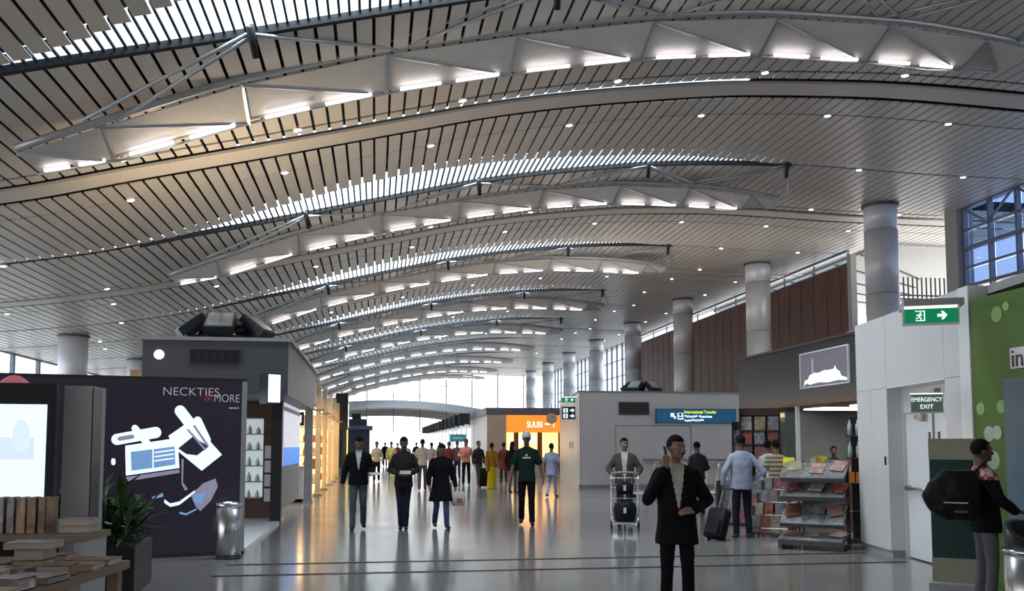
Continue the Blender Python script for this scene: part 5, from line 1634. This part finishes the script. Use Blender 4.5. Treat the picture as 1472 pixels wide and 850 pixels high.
def person(label, x, y, H, rz, top, top_m, leg_m, skin='brown', arms=None, legs=None, hy=0, hp=0, hair='short', level=1, hem=None, sleeve=1.0, vfront=None, split=None, build=1.0, group=None, lean=0.0, cuff=None, shoes=True, fat=0.0, trouser_len=1.0):
    """level 2 near, 1 middle, 0 far. Front is local -y, the person's right is -x."""
    arms = {**ARM_DOWN, **(arms or {})}
    legs = legs or LEG_STAND
    t = thing('person', label, 'person', (x, y, 0), rz, group)
    s = H / 1.75
    t.scale = (s, s, s)
    vox = {2: 0.0075, 1: 0.011, 0: 0.022}[level]
    fing = level > 0
    Hm = Matrix.Translation((0, 0.01, 1.50)) @ Matrix.Rotation(R(hy), 4, 'Z') @ Matrix.Rotation(R(hp), 4, 'X') @ Matrix.Translation((0, -0.01, -1.50))
    H3 = Hm.to_3x3()
    hd = lambda p: Hm @ Vector(p)
    b = MB()
    # head and face
    b.ell(hd((0, 0.012, 1.648)), (0.074, 0.093, 0.102), H3, 16, 12)
    b.ell(hd((0, -0.028, 1.585)), (0.058, 0.062, 0.070), H3, 14, 10)
    b.ell(hd((0, -0.072, 1.545)), (0.026, 0.020, 0.020), H3, 10, 8)
    b.rcone(hd((0, -0.083, 1.645)), hd((0, -0.108, 1.605)), 0.009, 0.014)
    for q in (-1, 1):
        b.ell(hd((q * 0.013, -0.095, 1.600)), (0.010, 0.010, 0.009), H3, 8, 6)
        b.ell(hd((q * 0.076, 0.012, 1.620)), (0.010, 0.020, 0.032), H3, 8, 8)
        b.ell(hd((q * 0.042, -0.052, 1.600)), (0.024, 0.03, 0.03), H3, 8, 8)
    b.ell(hd((0, -0.078, 1.665)), (0.045, 0.012, 0.010), H3, 10, 6)
    b.rcone((0, 0.02, 1.43), hd((0, 0.012, 1.57)), 0.058, 0.052)
    # trunk
    b.loft([(0.86, 0.14, 0.095, 0, 0), (1.05, 0.125 + fat * .5, 0.085 + fat, 0, -fat * .5), (1.25, 0.145, 0.10, 0, 0), (1.38, 0.13, 0.075, 0, 0.01), (1.46, 0.06, 0.055, 0, 0.015)])
    for k, q in (('R', -1), ('L', 1)):
        el, wr, hdir = (Vector(v) for v in arms[k])
        sh = Vector((q * 0.160, 0.015, 1.375))
        b.rcone((q * 0.08, 0.01, 1.40), sh, 0.045, 0.046)
        b.rcone(sh, el, 0.047, 0.038)
        b.rcone(el, wr, 0.038, 0.026)
        nrm = Vector((-q, 0, 0)) if abs(hdir.normalized().z) > 0.6 else Vector((0, 0.6, -0.6))
        if k == cuff:
            nrm = Vector((0, 1, 0.2))
        hand(b, wr, hdir, nrm, 1 if (q < 0) else -1, 1, 0.55, fing)
        kn, an = (Vector(v) for v in legs[k])
        hip = Vector((q * 0.085, 0, 0.88))
        b.rcone(hip, kn, 0.075, 0.05)
        b.rcone(kn, an, 0.05, 0.036)
        b.rcone(an + Vector((0, 0.02, -0.035)), an + Vector((0, -0.10, -0.05)), 0.03, 0.022)
    bake(b, 'body', SK[skin], t, vox, 2)
    # eyes and mouth
    if level > 0:
        for q in (-1, 1):
            e = MB().ell(hd((q * 0.031, -0.073, 1.640)), (0.013, 0.010, 0.008), H3, 10, 6).build('eye', M_eye, t, True)
            MB().ell(hd((q * 0.031, -0.080, 1.640)), (0.006, 0.005, 0.006), H3, 8, 6).build('pupil', M_pupil, e, True)
            MB().ell(hd((q * 0.032, -0.079, 1.660)), (0.020, 0.008, 0.005), H3, 8, 6).build('eyebrow', M_hair, t, True)
        MB().ell(hd((0, -0.086, 1.566)), (0.020, 0.007, 0.005), H3, 10, 6).build('mouth', M_lip, t, True)
    # hair
    hm = MB().ell((0, 0, 0), (1, 1, 1), nu=24, nv=18)
    C, rr = Vector((0, 0.020, 1.664)), Vector((0.084, 0.100, 0.100))
    keep = []
    for f in hm.f:
        p = sum((Vector(hm.v[i]) for i in f), Vector()) / len(f)
        if (p.y < -0.15 and p.z < 0.42) or (p.z < -0.15 and p.y < 0.25) or p.z < -0.62:
            continue
        keep.append(f)
    hm.f = keep
    hm.v = [tuple(hd(C + Vector((v[0] * rr.x, v[1] * rr.y, v[2] * rr.z)))) for v in hm.v]
    if hair == 'long':
        hm.ell((0, 0.085, 1.53), (0.075, 0.045, 0.13), None, 12, 10)
    if hair == 'bun':
        hm.ell(hd((0, 0.125, 1.62)), (0.045, 0.04, 0.045), H3, 10, 8)
    hm.build('hair', M_hair, t, True)
    if hair == 'moustache' or hair == 'beard':
        MB().ell(hd((0, -0.093, 1.580)), (0.024, 0.008, 0.006), H3, 10, 6).build('moustache', M_hair, t, True)
    if hair == 'cap':
        cm = MB().ell((0, 0, 0), (1, 1, 1), nu=24, nv=16)
        cm.f = [f for f in cm.f if sum(cm.v[i][2] for i in f) / len(f) > -0.02]
        cc = Vector((0, 0.012, 1.672))
        cm.v = [tuple(hd(cc + Vector((v[0] * 0.092, v[1] * 0.108, v[2] * 0.102)))) for v in cm.v]
        co = cm.build('cap', cloth('white_cap', (0.7, 0.68, 0.7), 0.35, scale=14), t, True)
        MB().ell(hd((0, -0.115, 1.678)), (0.07, 0.06, 0.010), H3, 14, 6).build('peak', cloth('white_cap', (0.7, 0.68, 0.7)), co, True)
    # clothing: upper
    o = {'tee': 0.018, 'shirt': 0.020, 'jacket': 0.034, 'coat': 0.040, 'kurta': 0.026, 'sari': 0.02}[top]
    hem = hem or {'tee': 0.84, 'shirt': 0.86, 'jacket': 0.76, 'coat': 0.52, 'kurta': 0.62, 'sari': 0.84}[top]
    c = MB()
    hipz = 0.90
    secs = []
    if hem < hipz - 0.1:
        secs.append((hem, 0.168 + o + (0.05 if top == 'coat' else 0.004), 0.125 + o + (0.03 if top == 'coat' else 0.012), 0, 0))
    else:
        secs.append((hem, 0.150 + o, 0.110 + o, 0, 0))
    secs += [(hipz, 0.150 + o, 0.108 + o, 0, 0), (1.05, 0.134 + o + fat * .6, 0.094 + o + fat, 0, -fat * .5), (1.25, 0.148 + o, 0.108 + o, 0, 0), (1.36, 0.150 + o, 0.086 + o, 0, 0.01), (1.425, 0.11 + o * .8, 0.070 + o * .8, 0, 0.015), (1.475, 0.062 + o * .4, 0.062 + o * .4, 0, 0.016)]
    secs = [(z, rx * build, ry * build, a, d) for z, rx, ry, a, d in secs]
    c.loft(secs)
    for k, q in (('R', -1), ('L', 1)):
        el, wr, hdir = (Vector(v) for v in arms[k])
        sh = Vector((q * 0.160, 0.015, 1.368))
        c.rcone((q * 0.07, 0.014, 1.405), sh, 0.050 + o * .5, 0.050 + o * .5)
        if sleeve >= 1.0:
            c.rcone(sh, el, 0.052 + o * .7, 0.044 + o * .6)
            c.rcone(el, wr.lerp(el, 0.06), 0.044 + o * .6, 0.034 + o * .4)
        else:
            e2 = sh.lerp(el, sleeve)
            c.rcone(sh, e2, 0.055 + o * .7, 0.056 + o * .7)
    sp = []
    if vfront:
        m2, zlo, zhi, wd = vfront
        sp.append(('shirt_front', m2, lambda X, Y, Z, a=zlo, bb=zhi, w=wd: Y < 0.0 and a < Z < bb + 0.06 and abs(X) < w * (Z - a) / (bb - a) + 0.006))
    if split:
        sp += split
    bake(c, {'tee': 't_shirt', 'shirt': 'shirt', 'jacket': 'jacket', 'coat': 'coat', 'kurta': 'tunic', 'sari': 'blouse'}[top], top_m, t, max(vox, 0.010), 2, 0.016 if level else 0.0, sp or None)
    # lower
    if top != 'sari':
        l = MB()
        l.loft([(0.84, 0.150, 0.108, 0, 0), (0.92, 0.156, 0.112, 0, 0), (1.04, 0.132 + fat * .4, 0.092 + fat * .6, 0, -fat * .3)])
        for k, q in (('R', -1), ('L', 1)):
            kn, an = (Vector(v) for v in legs[k])
            l.rcone((q * 0.082, 0, 0.88), kn, 0.088, 0.066)
            l.rcone(kn, an + Vector((0, 0.01, 0.0)), 0.066, 0.056)
        bake(l, 'trousers', leg_m, t, max(vox, 0.010), 2, 0.014 if level else 0.0)
    else:
        l = MB()
        l.loft([(0.012, 0.20, 0.19, 0, 0.0), (0.30, 0.17, 0.15, 0, 0), (0.6, 0.165, 0.13, 0, 0), (0.9, 0.165, 0.125, 0, 0), (1.06, 0.135, 0.10, 0, 0)])
        bake(l, 'skirt', leg_m, t, 0.014, 2, 0.02)
        l = MB()
        l.rcone((0.17, -0.03, 1.40), (-0.05, -0.13, 1.05), 0.05, 0.05)
        l.rcone((-0.05, -0.13, 1.05), (-0.15, -0.05, 0.85), 0.06, 0.06)
        l.rcone((0.17, 0.05, 1.40), (0.12, 0.13, 0.75), 0.06, 0.09)
        bake(l, 'drape', top_m, t, 0.014, 3, 0.02)
    if shoes:
        for k, q in (('R', -1), ('L', 1)):
            an = Vector(legs[k][1])
            z0 = an.z - 0.085
            sm = MB().rcone((an.x, an.y + 0.035, z0 + 0.045), (an.x + q * 0.012, an.y - 0.15, z0 + 0.035), 0.042, 0.040)
            sm.ell((an.x, an.y + 0.01, z0 + 0.07), (0.042, 0.055, 0.05))
            sm.v = [(v[0], v[1], max(v[2], z0 + 0.001)) for v in sm.v]
            sm.build('shoe', M_shoe, t, True)
    return t

def spot(px, depth, dz=0):
    """floor point on the sight column px at a distance from the camera along the floor"""
    r = ray(px, 700)
    s = depth / math.hypot(r.x, r.y)
    return r.x * s, r.y * s

K_blk = cloth('black_suiting', (0.007, 0.007, 0.009))
K_blk2 = cloth('charcoal_cloth', (0.03, 0.03, 0.034))
K_wht = cloth('white_cotton', (0.62, 0.60, 0.58))
K_cream = cloth('cream_shirt', (0.50, 0.47, 0.42))
K_jean = cloth('grey_blue_denim', (0.09, 0.10, 0.12), 0.25)
K_blue = cloth('blue_denim', (0.06, 0.09, 0.17), 0.25)
K_navy = cloth('navy_trouser', (0.016, 0.020, 0.034))
K_green = cloth('dark_green_jersey', (0.010, 0.030, 0.025))
K_olive = cloth('olive_grey_jacket', (0.09, 0.08, 0.068))
K_pblue = cloth('pale_blue_cotton', (0.30, 0.34, 0.46))
K_lblue = cloth('light_blue_grey_shirt', (0.36, 0.39, 0.50))
K_pink = cloth('pink_shirt', (0.62, 0.25, 0.22))
K_yel = cloth('yellow_silk', (0.55, 0.47, 0.02))
K_must = cloth('mustard_silk', (0.33, 0.20, 0.03))
K_grey = cloth('grey_wool', (0.12, 0.12, 0.13))
K_mar = cloth('maroon_cloth', (0.16, 0.03, 0.03))

# -- man in a black suit with a phone at his ear
x, y = spot(972, 8.5)
SUITX, SUITY = x, y
person('man in a black suit and cream shirt holding a phone to his ear', x, y, 1.635, face_cam(x, y) + R(8), 'jacket', K_blk, K_blk, 'tan',
       arms={'R': ((-0.285, -0.07, 1.13), (-0.125, -0.13, 1.43), (0.16, 0.10, 1)), 'L': ((0.31, 0.03, 1.12), (0.14, -0.20, 1.03), (-1, -0.12, -0.04))},
       hy=32, hp=4, hair='moustache', level=2, vfront=(K_cream, 1.04, 1.42, 0.062), cuff='R', fat=0.02, build=1.04, hem=0.70)
ph = thing('mobile_phone', 'dark mobile phone held at the suited man\'s ear', 'phone', (0, 0, 0))
Mp = Matrix.Translation((x, y, 0)) @ Matrix.Rotation(face_cam(x, y) + R(8), 4, 'Z') @ Matrix.Scale(1.635 / 1.75, 4)
pp_ = Mp @ Vector((-0.108, -0.06, 1.585))
ph.location = pp_
ph.rotation_euler = (R(-12), R(6), face_cam(x, y) + R(75))
MB().box((0, 0, 0), (0.05, 0.012, 0.115)).build('case', M_black, ph)
MB().box((0, -0.0065, 0.005), (0.042, 0.002, 0.09)).build('screen', mat('phone_glass', (0.03, 0.03, 0.04), 0.1), ph)

# -- man reading at left
x, y = spot(515, 16.95)
person('man in a black jacket and grey jeans looking down, one arm hanging', x, y, 1.72, face_cam(x, y), 'jacket', K_blk2 and K_blk, K_jean, 'brown',
       arms={'R': ((-0.245, 0.03, 1.12), (-0.29, -0.04, 0.87), (-0.05, -0.2, -1)), 'L': ((0.245, 0.02, 1.12), (0.22, -0.22, 1.04), (0.45, -0.8, 0.0))},
       hp=26, hy=6, legs=LEG_WALK, vfront=(K_wht, 1.12, 1.42, 0.05), hem=0.84)
Mp = Matrix.Translation((x, y, 0)) @ Matrix.Rotation(face_cam(x, y), 4, 'Z')
o = thing('folded_paper', 'folded white paper in the hand of the man looking down', 'paper', Mp @ Vector((0.29, -0.33, 1.03)), face_cam(x, y) + R(20))
MB().box((0, 0, 0), (0.2, 0.13, 0.004), rx=0.3).build('sheet', K_wht, o)
MB().box((0.01, 0.005, 0.005), (0.18, 0.11, 0.003), rx=0.36).build('inner_sheet', K_wht, o)
# -- second walker, hands joined
x, y = spot(580, 16.95)
person('man in a dark zipped top and navy trousers, both hands at his waist', x, y, 1.70, face_cam(x, y), 'shirt', cloth('dark_brown_top', (0.028, 0.025, 0.026)), K_navy, 'dark',
       arms={'R': ((-0.262, 0.02, 1.12), (-0.10, -0.20, 1.05), (1, -0.1, 0.05)), 'L': ((0.262, 0.02, 1.12), (0.10, -0.20, 1.03), (-1, -0.1, 0.05))}, hp=16,
       legs={'R': ((-0.06, -0.02, 0.48), (-0.04, 0.0, 0.085)), 'L': ((0.06, -0.03, 0.48), (0.045, -0.06, 0.085))}, build=1.05, hem=0.80)
Mp = Matrix.Translation((x, y, 0)) @ Matrix.Rotation(face_cam(x, y), 4, 'Z')
o = thing('white_booklet', 'small white booklet held at the waist of the man in the dark top', 'booklet', Mp @ Vector((0.03, -0.26, 1.05)), face_cam(x, y))
MB().box((0, 0, 0), (0.2, 0.012, 0.07), rx=-0.5).build('cover', K_wht, o)
MB().box((0, 0.006, 0.0), (0.19, 0.01, 0.065), rx=-0.5).build('pages', M_page, o)
# -- woman in a black coat
x, y = spot(634, 17.1)
WX, WY = x, y
person('woman in a long black coat and blue jeans with long dark hair', x, y, 1.58, face_cam(x, y) + R(10), 'coat', K_blk, K_blue, 'brown',
       arms={'L': ((0.25, 0.02, 1.12), (0.30, -0.03, 0.86), (0.02, -0.15, -1)), 'R': ((-0.25, 0.02, 1.12), (-0.27, -0.12, 0.90), (0.1, -0.5, -1))}, hp=22, hair='long', legs=LEG_WALK2, hem=0.56)
Mp = Matrix.Translation((x, y, 0)) @ Matrix.Rotation(face_cam(x, y) + R(10), 4, 'Z')
o = thing('shopping_bag', 'small white and orange carrier bag beside the black-coated woman', 'bag', Mp @ Vector((0.31, -0.06, 0.42)), face_cam(x, y))
b_ = MB().loft([(0, 0.10, 0.06, 0, 0), (0.1, 0.14, 0.07, 0, 0), (0.22, 0.13, 0.05, 0, 0), (0.26, 0.11, 0.02, 0, 0)])
b_.build('sack', K_wht, o, True)
MB().box((0.03, -0.066, 0.09), (0.10, 0.02, 0.09)).build('print_patch', mat('red_orange_print', (0.5, 0.10, 0.04), 0.5), o)
MB().tube([(-0.05, 0, 0.25), (-0.03, 0, 0.33), (0.03, 0, 0.33), (0.05, 0, 0.25)], 0.006, 6).build('handle', K_wht, o)
# -- man in the green shirt with white cap
x, y = spot(757, 17.75)
person('man in a dark green t-shirt, black trousers and white patterned cap', x, y, 1.80, face_cam(x, y), 'tee', K_green, K_blk, 'brown',
       arms={'R': ((-0.262, 0.0, 1.11), (-0.31, -0.10, 0.88), (0.05, -0.3, -1)), 'L': ((0.262, 0.02, 1.11), (0.31, -0.05, 0.86), (0, -0.25, -1))}, hair='cap', sleeve=0.72, hem=0.82, hp=6, legs=LEG_WALK2,
       split=[('chest_print', K_wht, lambda X, Y, Z: Y < -0.08 and ((abs(Z - 1.265) < 0.012 and abs(X) < 0.075) or (abs(Z - 1.315) < 0.018 and abs(X) < 0.022)))])
# -- man with the cart
x, y = spot(898, 17.6)
TX, TY = x, y
person('man in an open olive-grey jacket and white shirt pushing a loaded cart', x, y, 1.68, face_cam(x, y), 'jacket', K_olive, K_blk2, 'tan',
       arms={'R': ((-0.32, 0.03, 1.14), (-0.24, -0.20, 1.02), (0.2, -1, -0.1)), 'L': ((0.32, 0.03, 1.14), (0.24, -0.20, 1.02), (-0.2, -1, -0.1))}, hy=18, vfront=(K_wht, 0.86, 1.42, 0.06), build=1.08, hem=0.84, legs=LEG_WALK)
dvec = Vector((x, y, 0)).normalized()
cp = Vector((x, y, 0)) - dvec * 0.74
make_cart('wire baggage cart loaded with black bags before the man in the olive-grey jacket', cp, face_cam(x, y))
Mp = Matrix.Translation(cp) @ Matrix.Rotation(face_cam(x, y), 4, 'Z')
def duffel(label, loc, rz, L, r, mt):
    o = thing('travel_bag', label, 'bag', loc, rz)
    b_ = MB().ell((0, 0, r), (L / 2, r, r), nu=18, nv=12)
    b_.loft([(0.01, L / 2 * 0.9, r * 0.8, 0, 0), (r, L / 2 * 0.98, r * 0.95, 0, 0), (r * 1.7, L / 2 * 0.85, r * 0.7, 0, 0)])
    bake(b_, 'shell', mt, o, 0.014, 3, 0.02)
    MB().tube([(-L * 0.2, -r * 0.6, r * 1.6), (-L * 0.12, -r * 0.4, r * 2.25), (L * 0.12, -r * 0.4, r * 2.25), (L * 0.2, -r * 0.6, r * 1.6)], 0.010, 6).build('handle', M_black, o, True)
    MB().box((0, -r * 0.96, r * 1.05), (0.05, 0.012, 0.10)).build('luggage_tag', K_wht, o)
    return o
K_bag = cloth('black_nylon', (0.010, 0.010, 0.012), 0.2, 0.5)
duffel('bulky black travel bag lying on the baggage cart deck', Mp @ Vector((0, -0.06, 0.16)), face_cam(x, y), 0.44, 0.20, K_bag)
duffel('small black bag on top in the baggage cart basket', Mp @ Vector((0, 0.02, 0.64)), face_cam(x, y), 0.34, 0.12, K_bag)
# -- pink shirt, yellow sari, dark man with a suitcase, others in the middle distance
x, y = spot(670, 35.3)
person('man in a pink shirt and black trousers', x, y, 1.78, face_cam(x, y), 'shirt', K_pink, K_blk, 'dark', level=1, arms={'R': ((-0.28, 0.02, 1.13), (-0.15, -0.2, 1.12), (0.7, -0.6, 0.2))})
x, y = spot(688, 34.2)
person('man in dark clothes beside the pink-shirted man with a suitcase', x, y, 1.70, face_cam(x, y) + R(30), 'shirt', K_blk2, K_jean, 'brown', level=0, legs=LEG_WALK)
x, y = spot(697, 33.2)
def suitcase(label, loc, rz, tilt, w=0.38, d=0.22, h=0.55, m=None):
    o = thing('rolling_suitcase', label, 'suitcase', loc, rz)
    T = Matrix.Rotation(tilt, 4, 'X')
    def tr(mb):
        mb.v = [tuple(T @ Vector(v)) for v in mb.v]
        return mb
    tr(MB().loft([(0.05, w * .46, d * .44, 0, 0), (0.09, w * .5, d * .5, 0, 0), (h, w * .5, d * .5, 0, 0), (h + 0.04, w * .45, d * .42, 0, 0)], 24, 5)).build('shell', m or K_bag, o, True)
    tr(MB().box((0, -d * .5 - 0.012, h * .4), (w * .7, 0.03, h * .45))).build('front_pocket', m or K_bag, o)
    for s_ in (-1, 1):
        tr(MB().cyl((s_ * w * .42 - 0.015, d * .4, 0.035), (s_ * w * .42 + 0.015, d * .4, 0.035), 0.035, n=12)).build('wheel', M_rubber, o)
        tr(MB().cyl((s_ * 0.09, d * .35, h), (s_ * 0.09, d * .35, h + 0.42), 0.008, n=6)).build('handle_tube', M_midgrey, o)
    tr(MB().box((0, d * .35, h + 0.43), (0.22, 0.03, 0.03))).build('grip', M_black, o)
    return o
suitcase('black rolling suitcase standing between the dark man and the yellow sari', (x, y, 0), face_cam(x, y), 0.0, 0.42, 0.26, 0.68)
x, y = spot(707, 32.3)
person('woman in a bright yellow sari with a mustard drape', x, y, 1.62, face_cam(x, y) + R(160), 'sari', K_must, K_yel, 'dark', level=1, hair='bun', shoes=True)
x, y = spot(737, 29.5)
person('person in black with one arm hanging, before the orange shop', x, y, 1.66, face_cam(x, y) + R(150), 'coat', K_blk, K_jean, 'brown', level=0, hair='long', hem=0.75)
x, y = spot(724, 36.5)
person('person in maroon and dark trousers standing at the orange shop', x, y, 1.65, face_cam(x, y) + R(180), 'kurta', K_mar, K_blk2, 'dark', level=0)
x, y = spot(793, 27.1)
person('woman in a pale blue tunic and pale trousers seen from behind', x, y, 1.60, face_cam(x, y) + R(165), 'kurta', K_pblue, cloth('pale_lilac_trouser', (0.42, 0.42, 0.55)), 'brown', level=1, hair='bun', sleeve=0.8, legs=LEG_WALK, hem=0.72)
x, y = spot(607, 31.2)
person('man in a white shirt and grey trousers walking away', x, y, 1.75, face_cam(x, y) + R(180), 'shirt', K_wht, K_grey, 'dark', level=1, legs=LEG_WALK)
far = [(583, 42, 'man in a loose white shirt far along the hall', K_wht, K_blk2, 'shirt', 0), (541, 39, 'person in a pale shirt and black trousers by the shop row end', cloth('pale_beige', (0.4, 0.38, 0.33)), K_blk, 'shirt', 0),
       (562, 47, 'woman in a long pale yellow-green dress far along the hall', cloth('yellow_green_cloth', (0.5, 0.5, 0.2)), cloth('yellow_green_cloth', (0.5, 0.5, 0.2)), 'sari', 0),
       (620, 44, 'person in a white top with pinkish sleeves far along the hall', cloth('off_white_pink', (0.6, 0.5, 0.5)), K_grey, 'shirt', 180), (645, 39, 'person in a dark red wrap behind the black-coated woman', K_mar, K_blk2, 'kurta', 0),
       (657, 41, 'person in a grey shirt behind the pink-shirted man', K_grey, K_blk2, 'shirt', 0), (571, 58, 'person in dark red far down the hall', K_mar, K_blk, 'kurta', 0),
       (598, 62, 'person in a dark blue shirt far down the hall', K_navy, K_blk, 'shirt', 0), (553, 66, 'person in black far down the hall near the dark blue kiosk', K_blk, K_blk, 'coat', 0), (632, 60, 'person in a light grey top far down the hall', cloth('light_grey_top', (0.35, 0.36, 0.38)), K_jean, 'shirt', 180)]
for px, dd, lab, tm, lm, tp, rot in far:
    x, y = spot(px, dd)
    person(lab, x, y, 1.66 + 0.08 * random.random(), face_cam(x, y) + R(rot), tp, tm, lm, 'dark', level=0, legs=random.choice((LEG_WALK, LEG_WALK2, LEG_STAND)))
# -- bookshop customers
x, y = spot(1003, 20.5)
person('man in a dark grey shirt with his back turned, bending at the counter', x, y, 1.62, face_cam(x, y) + R(205), 'shirt', cloth('dark_slate_shirt', (0.04, 0.043, 0.05)), K_blk, 'brown', hp=14, arms={'R': ((-0.28, -0.02, 1.13), (-0.24, -0.25, 1.05), (0.1, -1, 0))}, build=1.08)
x, y = spot(1066, 15.8)
person('man in a light blue shirt and dark jeans seen from behind, hand on hip', x, y, 1.72, face_cam(x, y) + R(195), 'shirt', K_lblue, K_navy, 'dark',
       arms={'L': ((0.30, 0.06, 1.13), (0.31, -0.05, 0.90), (0.0, -0.2, -1)), 'R': ((-0.36, 0.08, 1.12), (-0.20, -0.08, 0.98), (0.6, -0.5, -0.3))}, hp=12, build=1.12, hem=0.82, fat=0.02)
sx_, sy_ = spot(1024, 15.2)
suitcase('black rolling suitcase leaning beside the light-blue-shirted man', (sx_, sy_, 0), face_cam(sx_, sy_) + R(-35), R(-24), 0.36, 0.2, 0.5)
x, y = spot(1117, 17.9)
M_str = bpy.data.materials.new('brown_and_cream_stripes')
M_str.use_nodes = True
_n = M_str.node_tree
_tc, _wv, _rp = _n.nodes.new('ShaderNodeTexCoord'), _n.nodes.new('ShaderNodeTexWave'), _n.nodes.new('ShaderNodeValToRGB')
_wv.bands_direction = 'Z'
_wv.inputs['Scale'].default_value = 3.6
_rp.color_ramp.interpolation = 'CONSTANT'
_rp.color_ramp.elements[0].color = (0.17, 0.12, 0.09, 1)
_rp.color_ramp.elements[1].color = (0.48, 0.40, 0.30, 1)
_rp.color_ramp.elements[1].position = 0.5
_n.links.new(_tc.outputs['Object'], _wv.inputs['Vector'])
_n.links.new(_wv.outputs['Fac'], _rp.inputs[0])
_n.links.new(_rp.outputs[0], _n.nodes['Principled BSDF'].inputs['Base Color'])
_n.nodes['Principled BSDF'].inputs['Roughness'].default_value = 0.85
person('person in a brown and cream striped top with back turned', x, y, 1.64, face_cam(x, y) + R(185), 'tee', M_str, K_blk, 'brown', hp=8, sleeve=0.7, hem=0.80)
x, y = spot(1106, 18.6)
person('person in a white shirt half hidden by the striped top', x, y, 1.64, face_cam(x, y) + R(150), 'shirt', K_wht, K_blk2, 'brown', level=0)
x, y = spot(1200, 20.8)
person('shopkeeper in a dark shirt behind the brown counter', x, y, 1.52, face_cam(x, y), 'shirt', K_navy, K_blk, 'dark', level=1)
# -- man with the shoulder bag at right
x, y = spot(1414, 9.75)
GXm, GYm = x, y
M_chk = bpy.data.materials.new('red_white_check')
M_chk.use_nodes = True
_n = M_chk.node_tree
_tc, _ck = _n.nodes.new('ShaderNodeTexCoord'), _n.nodes.new('ShaderNodeTexChecker')
_ck.inputs['Scale'].default_value = 16
_ck.inputs['Color1'].default_value = (0.42, 0.03, 0.03, 1)
_ck.inputs['Color2'].default_value = (0.6, 0.52, 0.5, 1)
_n.links.new(_tc.outputs['Object'], _ck.inputs['Vector'])
_n.links.new(_ck.outputs['Color'], _n.nodes['Principled BSDF'].inputs['Base Color'])
rzg = face_cam(x, y) + R(115)
person('man in a black jacket over a red check shirt, turned to the green wall', x, y, 1.60, rzg, 'jacket', K_blk, K_grey, 'dark', level=2, hem=0.80,
       arms={'R': ((-0.27, -0.02, 1.15), (-0.20, -0.22, 1.02), (0.4, -0.8, 0)), 'L': ((0.26, 0.02, 1.13), (0.26, -0.10, 0.92), (0, -0.4, -1))},
       split=[('check_collar', M_chk, lambda X, Y, Z: Z > 1.34 and X < 0.03)])
# bag hanging at his back
Mp = Matrix.Translation((x, y, 0)) @ Matrix.Rotation(rzg, 4, 'Z')
bl = at_px(1367, 700, math.hypot(x, y) - 0.30)
bl.z = 0.86
o = thing('shoulder_bag', 'large black shoulder bag slung behind the man at the green wall', 'bag', bl, face_cam(x, y))
b_ = MB().loft([(0.0, 0.15, 0.09, 0.05, 0), (0.08, 0.22, 0.12, 0.02, 0), (0.22, 0.25, 0.13, -0.01, 0), (0.36, 0.21, 0.11, 0.03, 0), (0.46, 0.14, 0.07, 0.07, 0)], 20, 3)
bake(b_, 'shell', K_bag, o, 0.014, 3, 0.03)
MB().box((0.04, -0.128, 0.16), (0.2, 0.012, 0.012)).build('zip', M_chrome, o)
MB().box((0.08, -0.13, 0.08), (0.11, 0.012, 0.02)).build('tag', mat('brown_leather_tag', (0.14, 0.09, 0.05), 0.5), o)
MB().tube([(0.16, 0.0, 0.40), (0.26, 0.06, 0.50), (0.31, 0.14, 0.56), (0.28, 0.26, 0.50), (0.18, 0.14, 0.38)], 0.016, 6).build('strap', M_black, o, True)
flush_bakes()
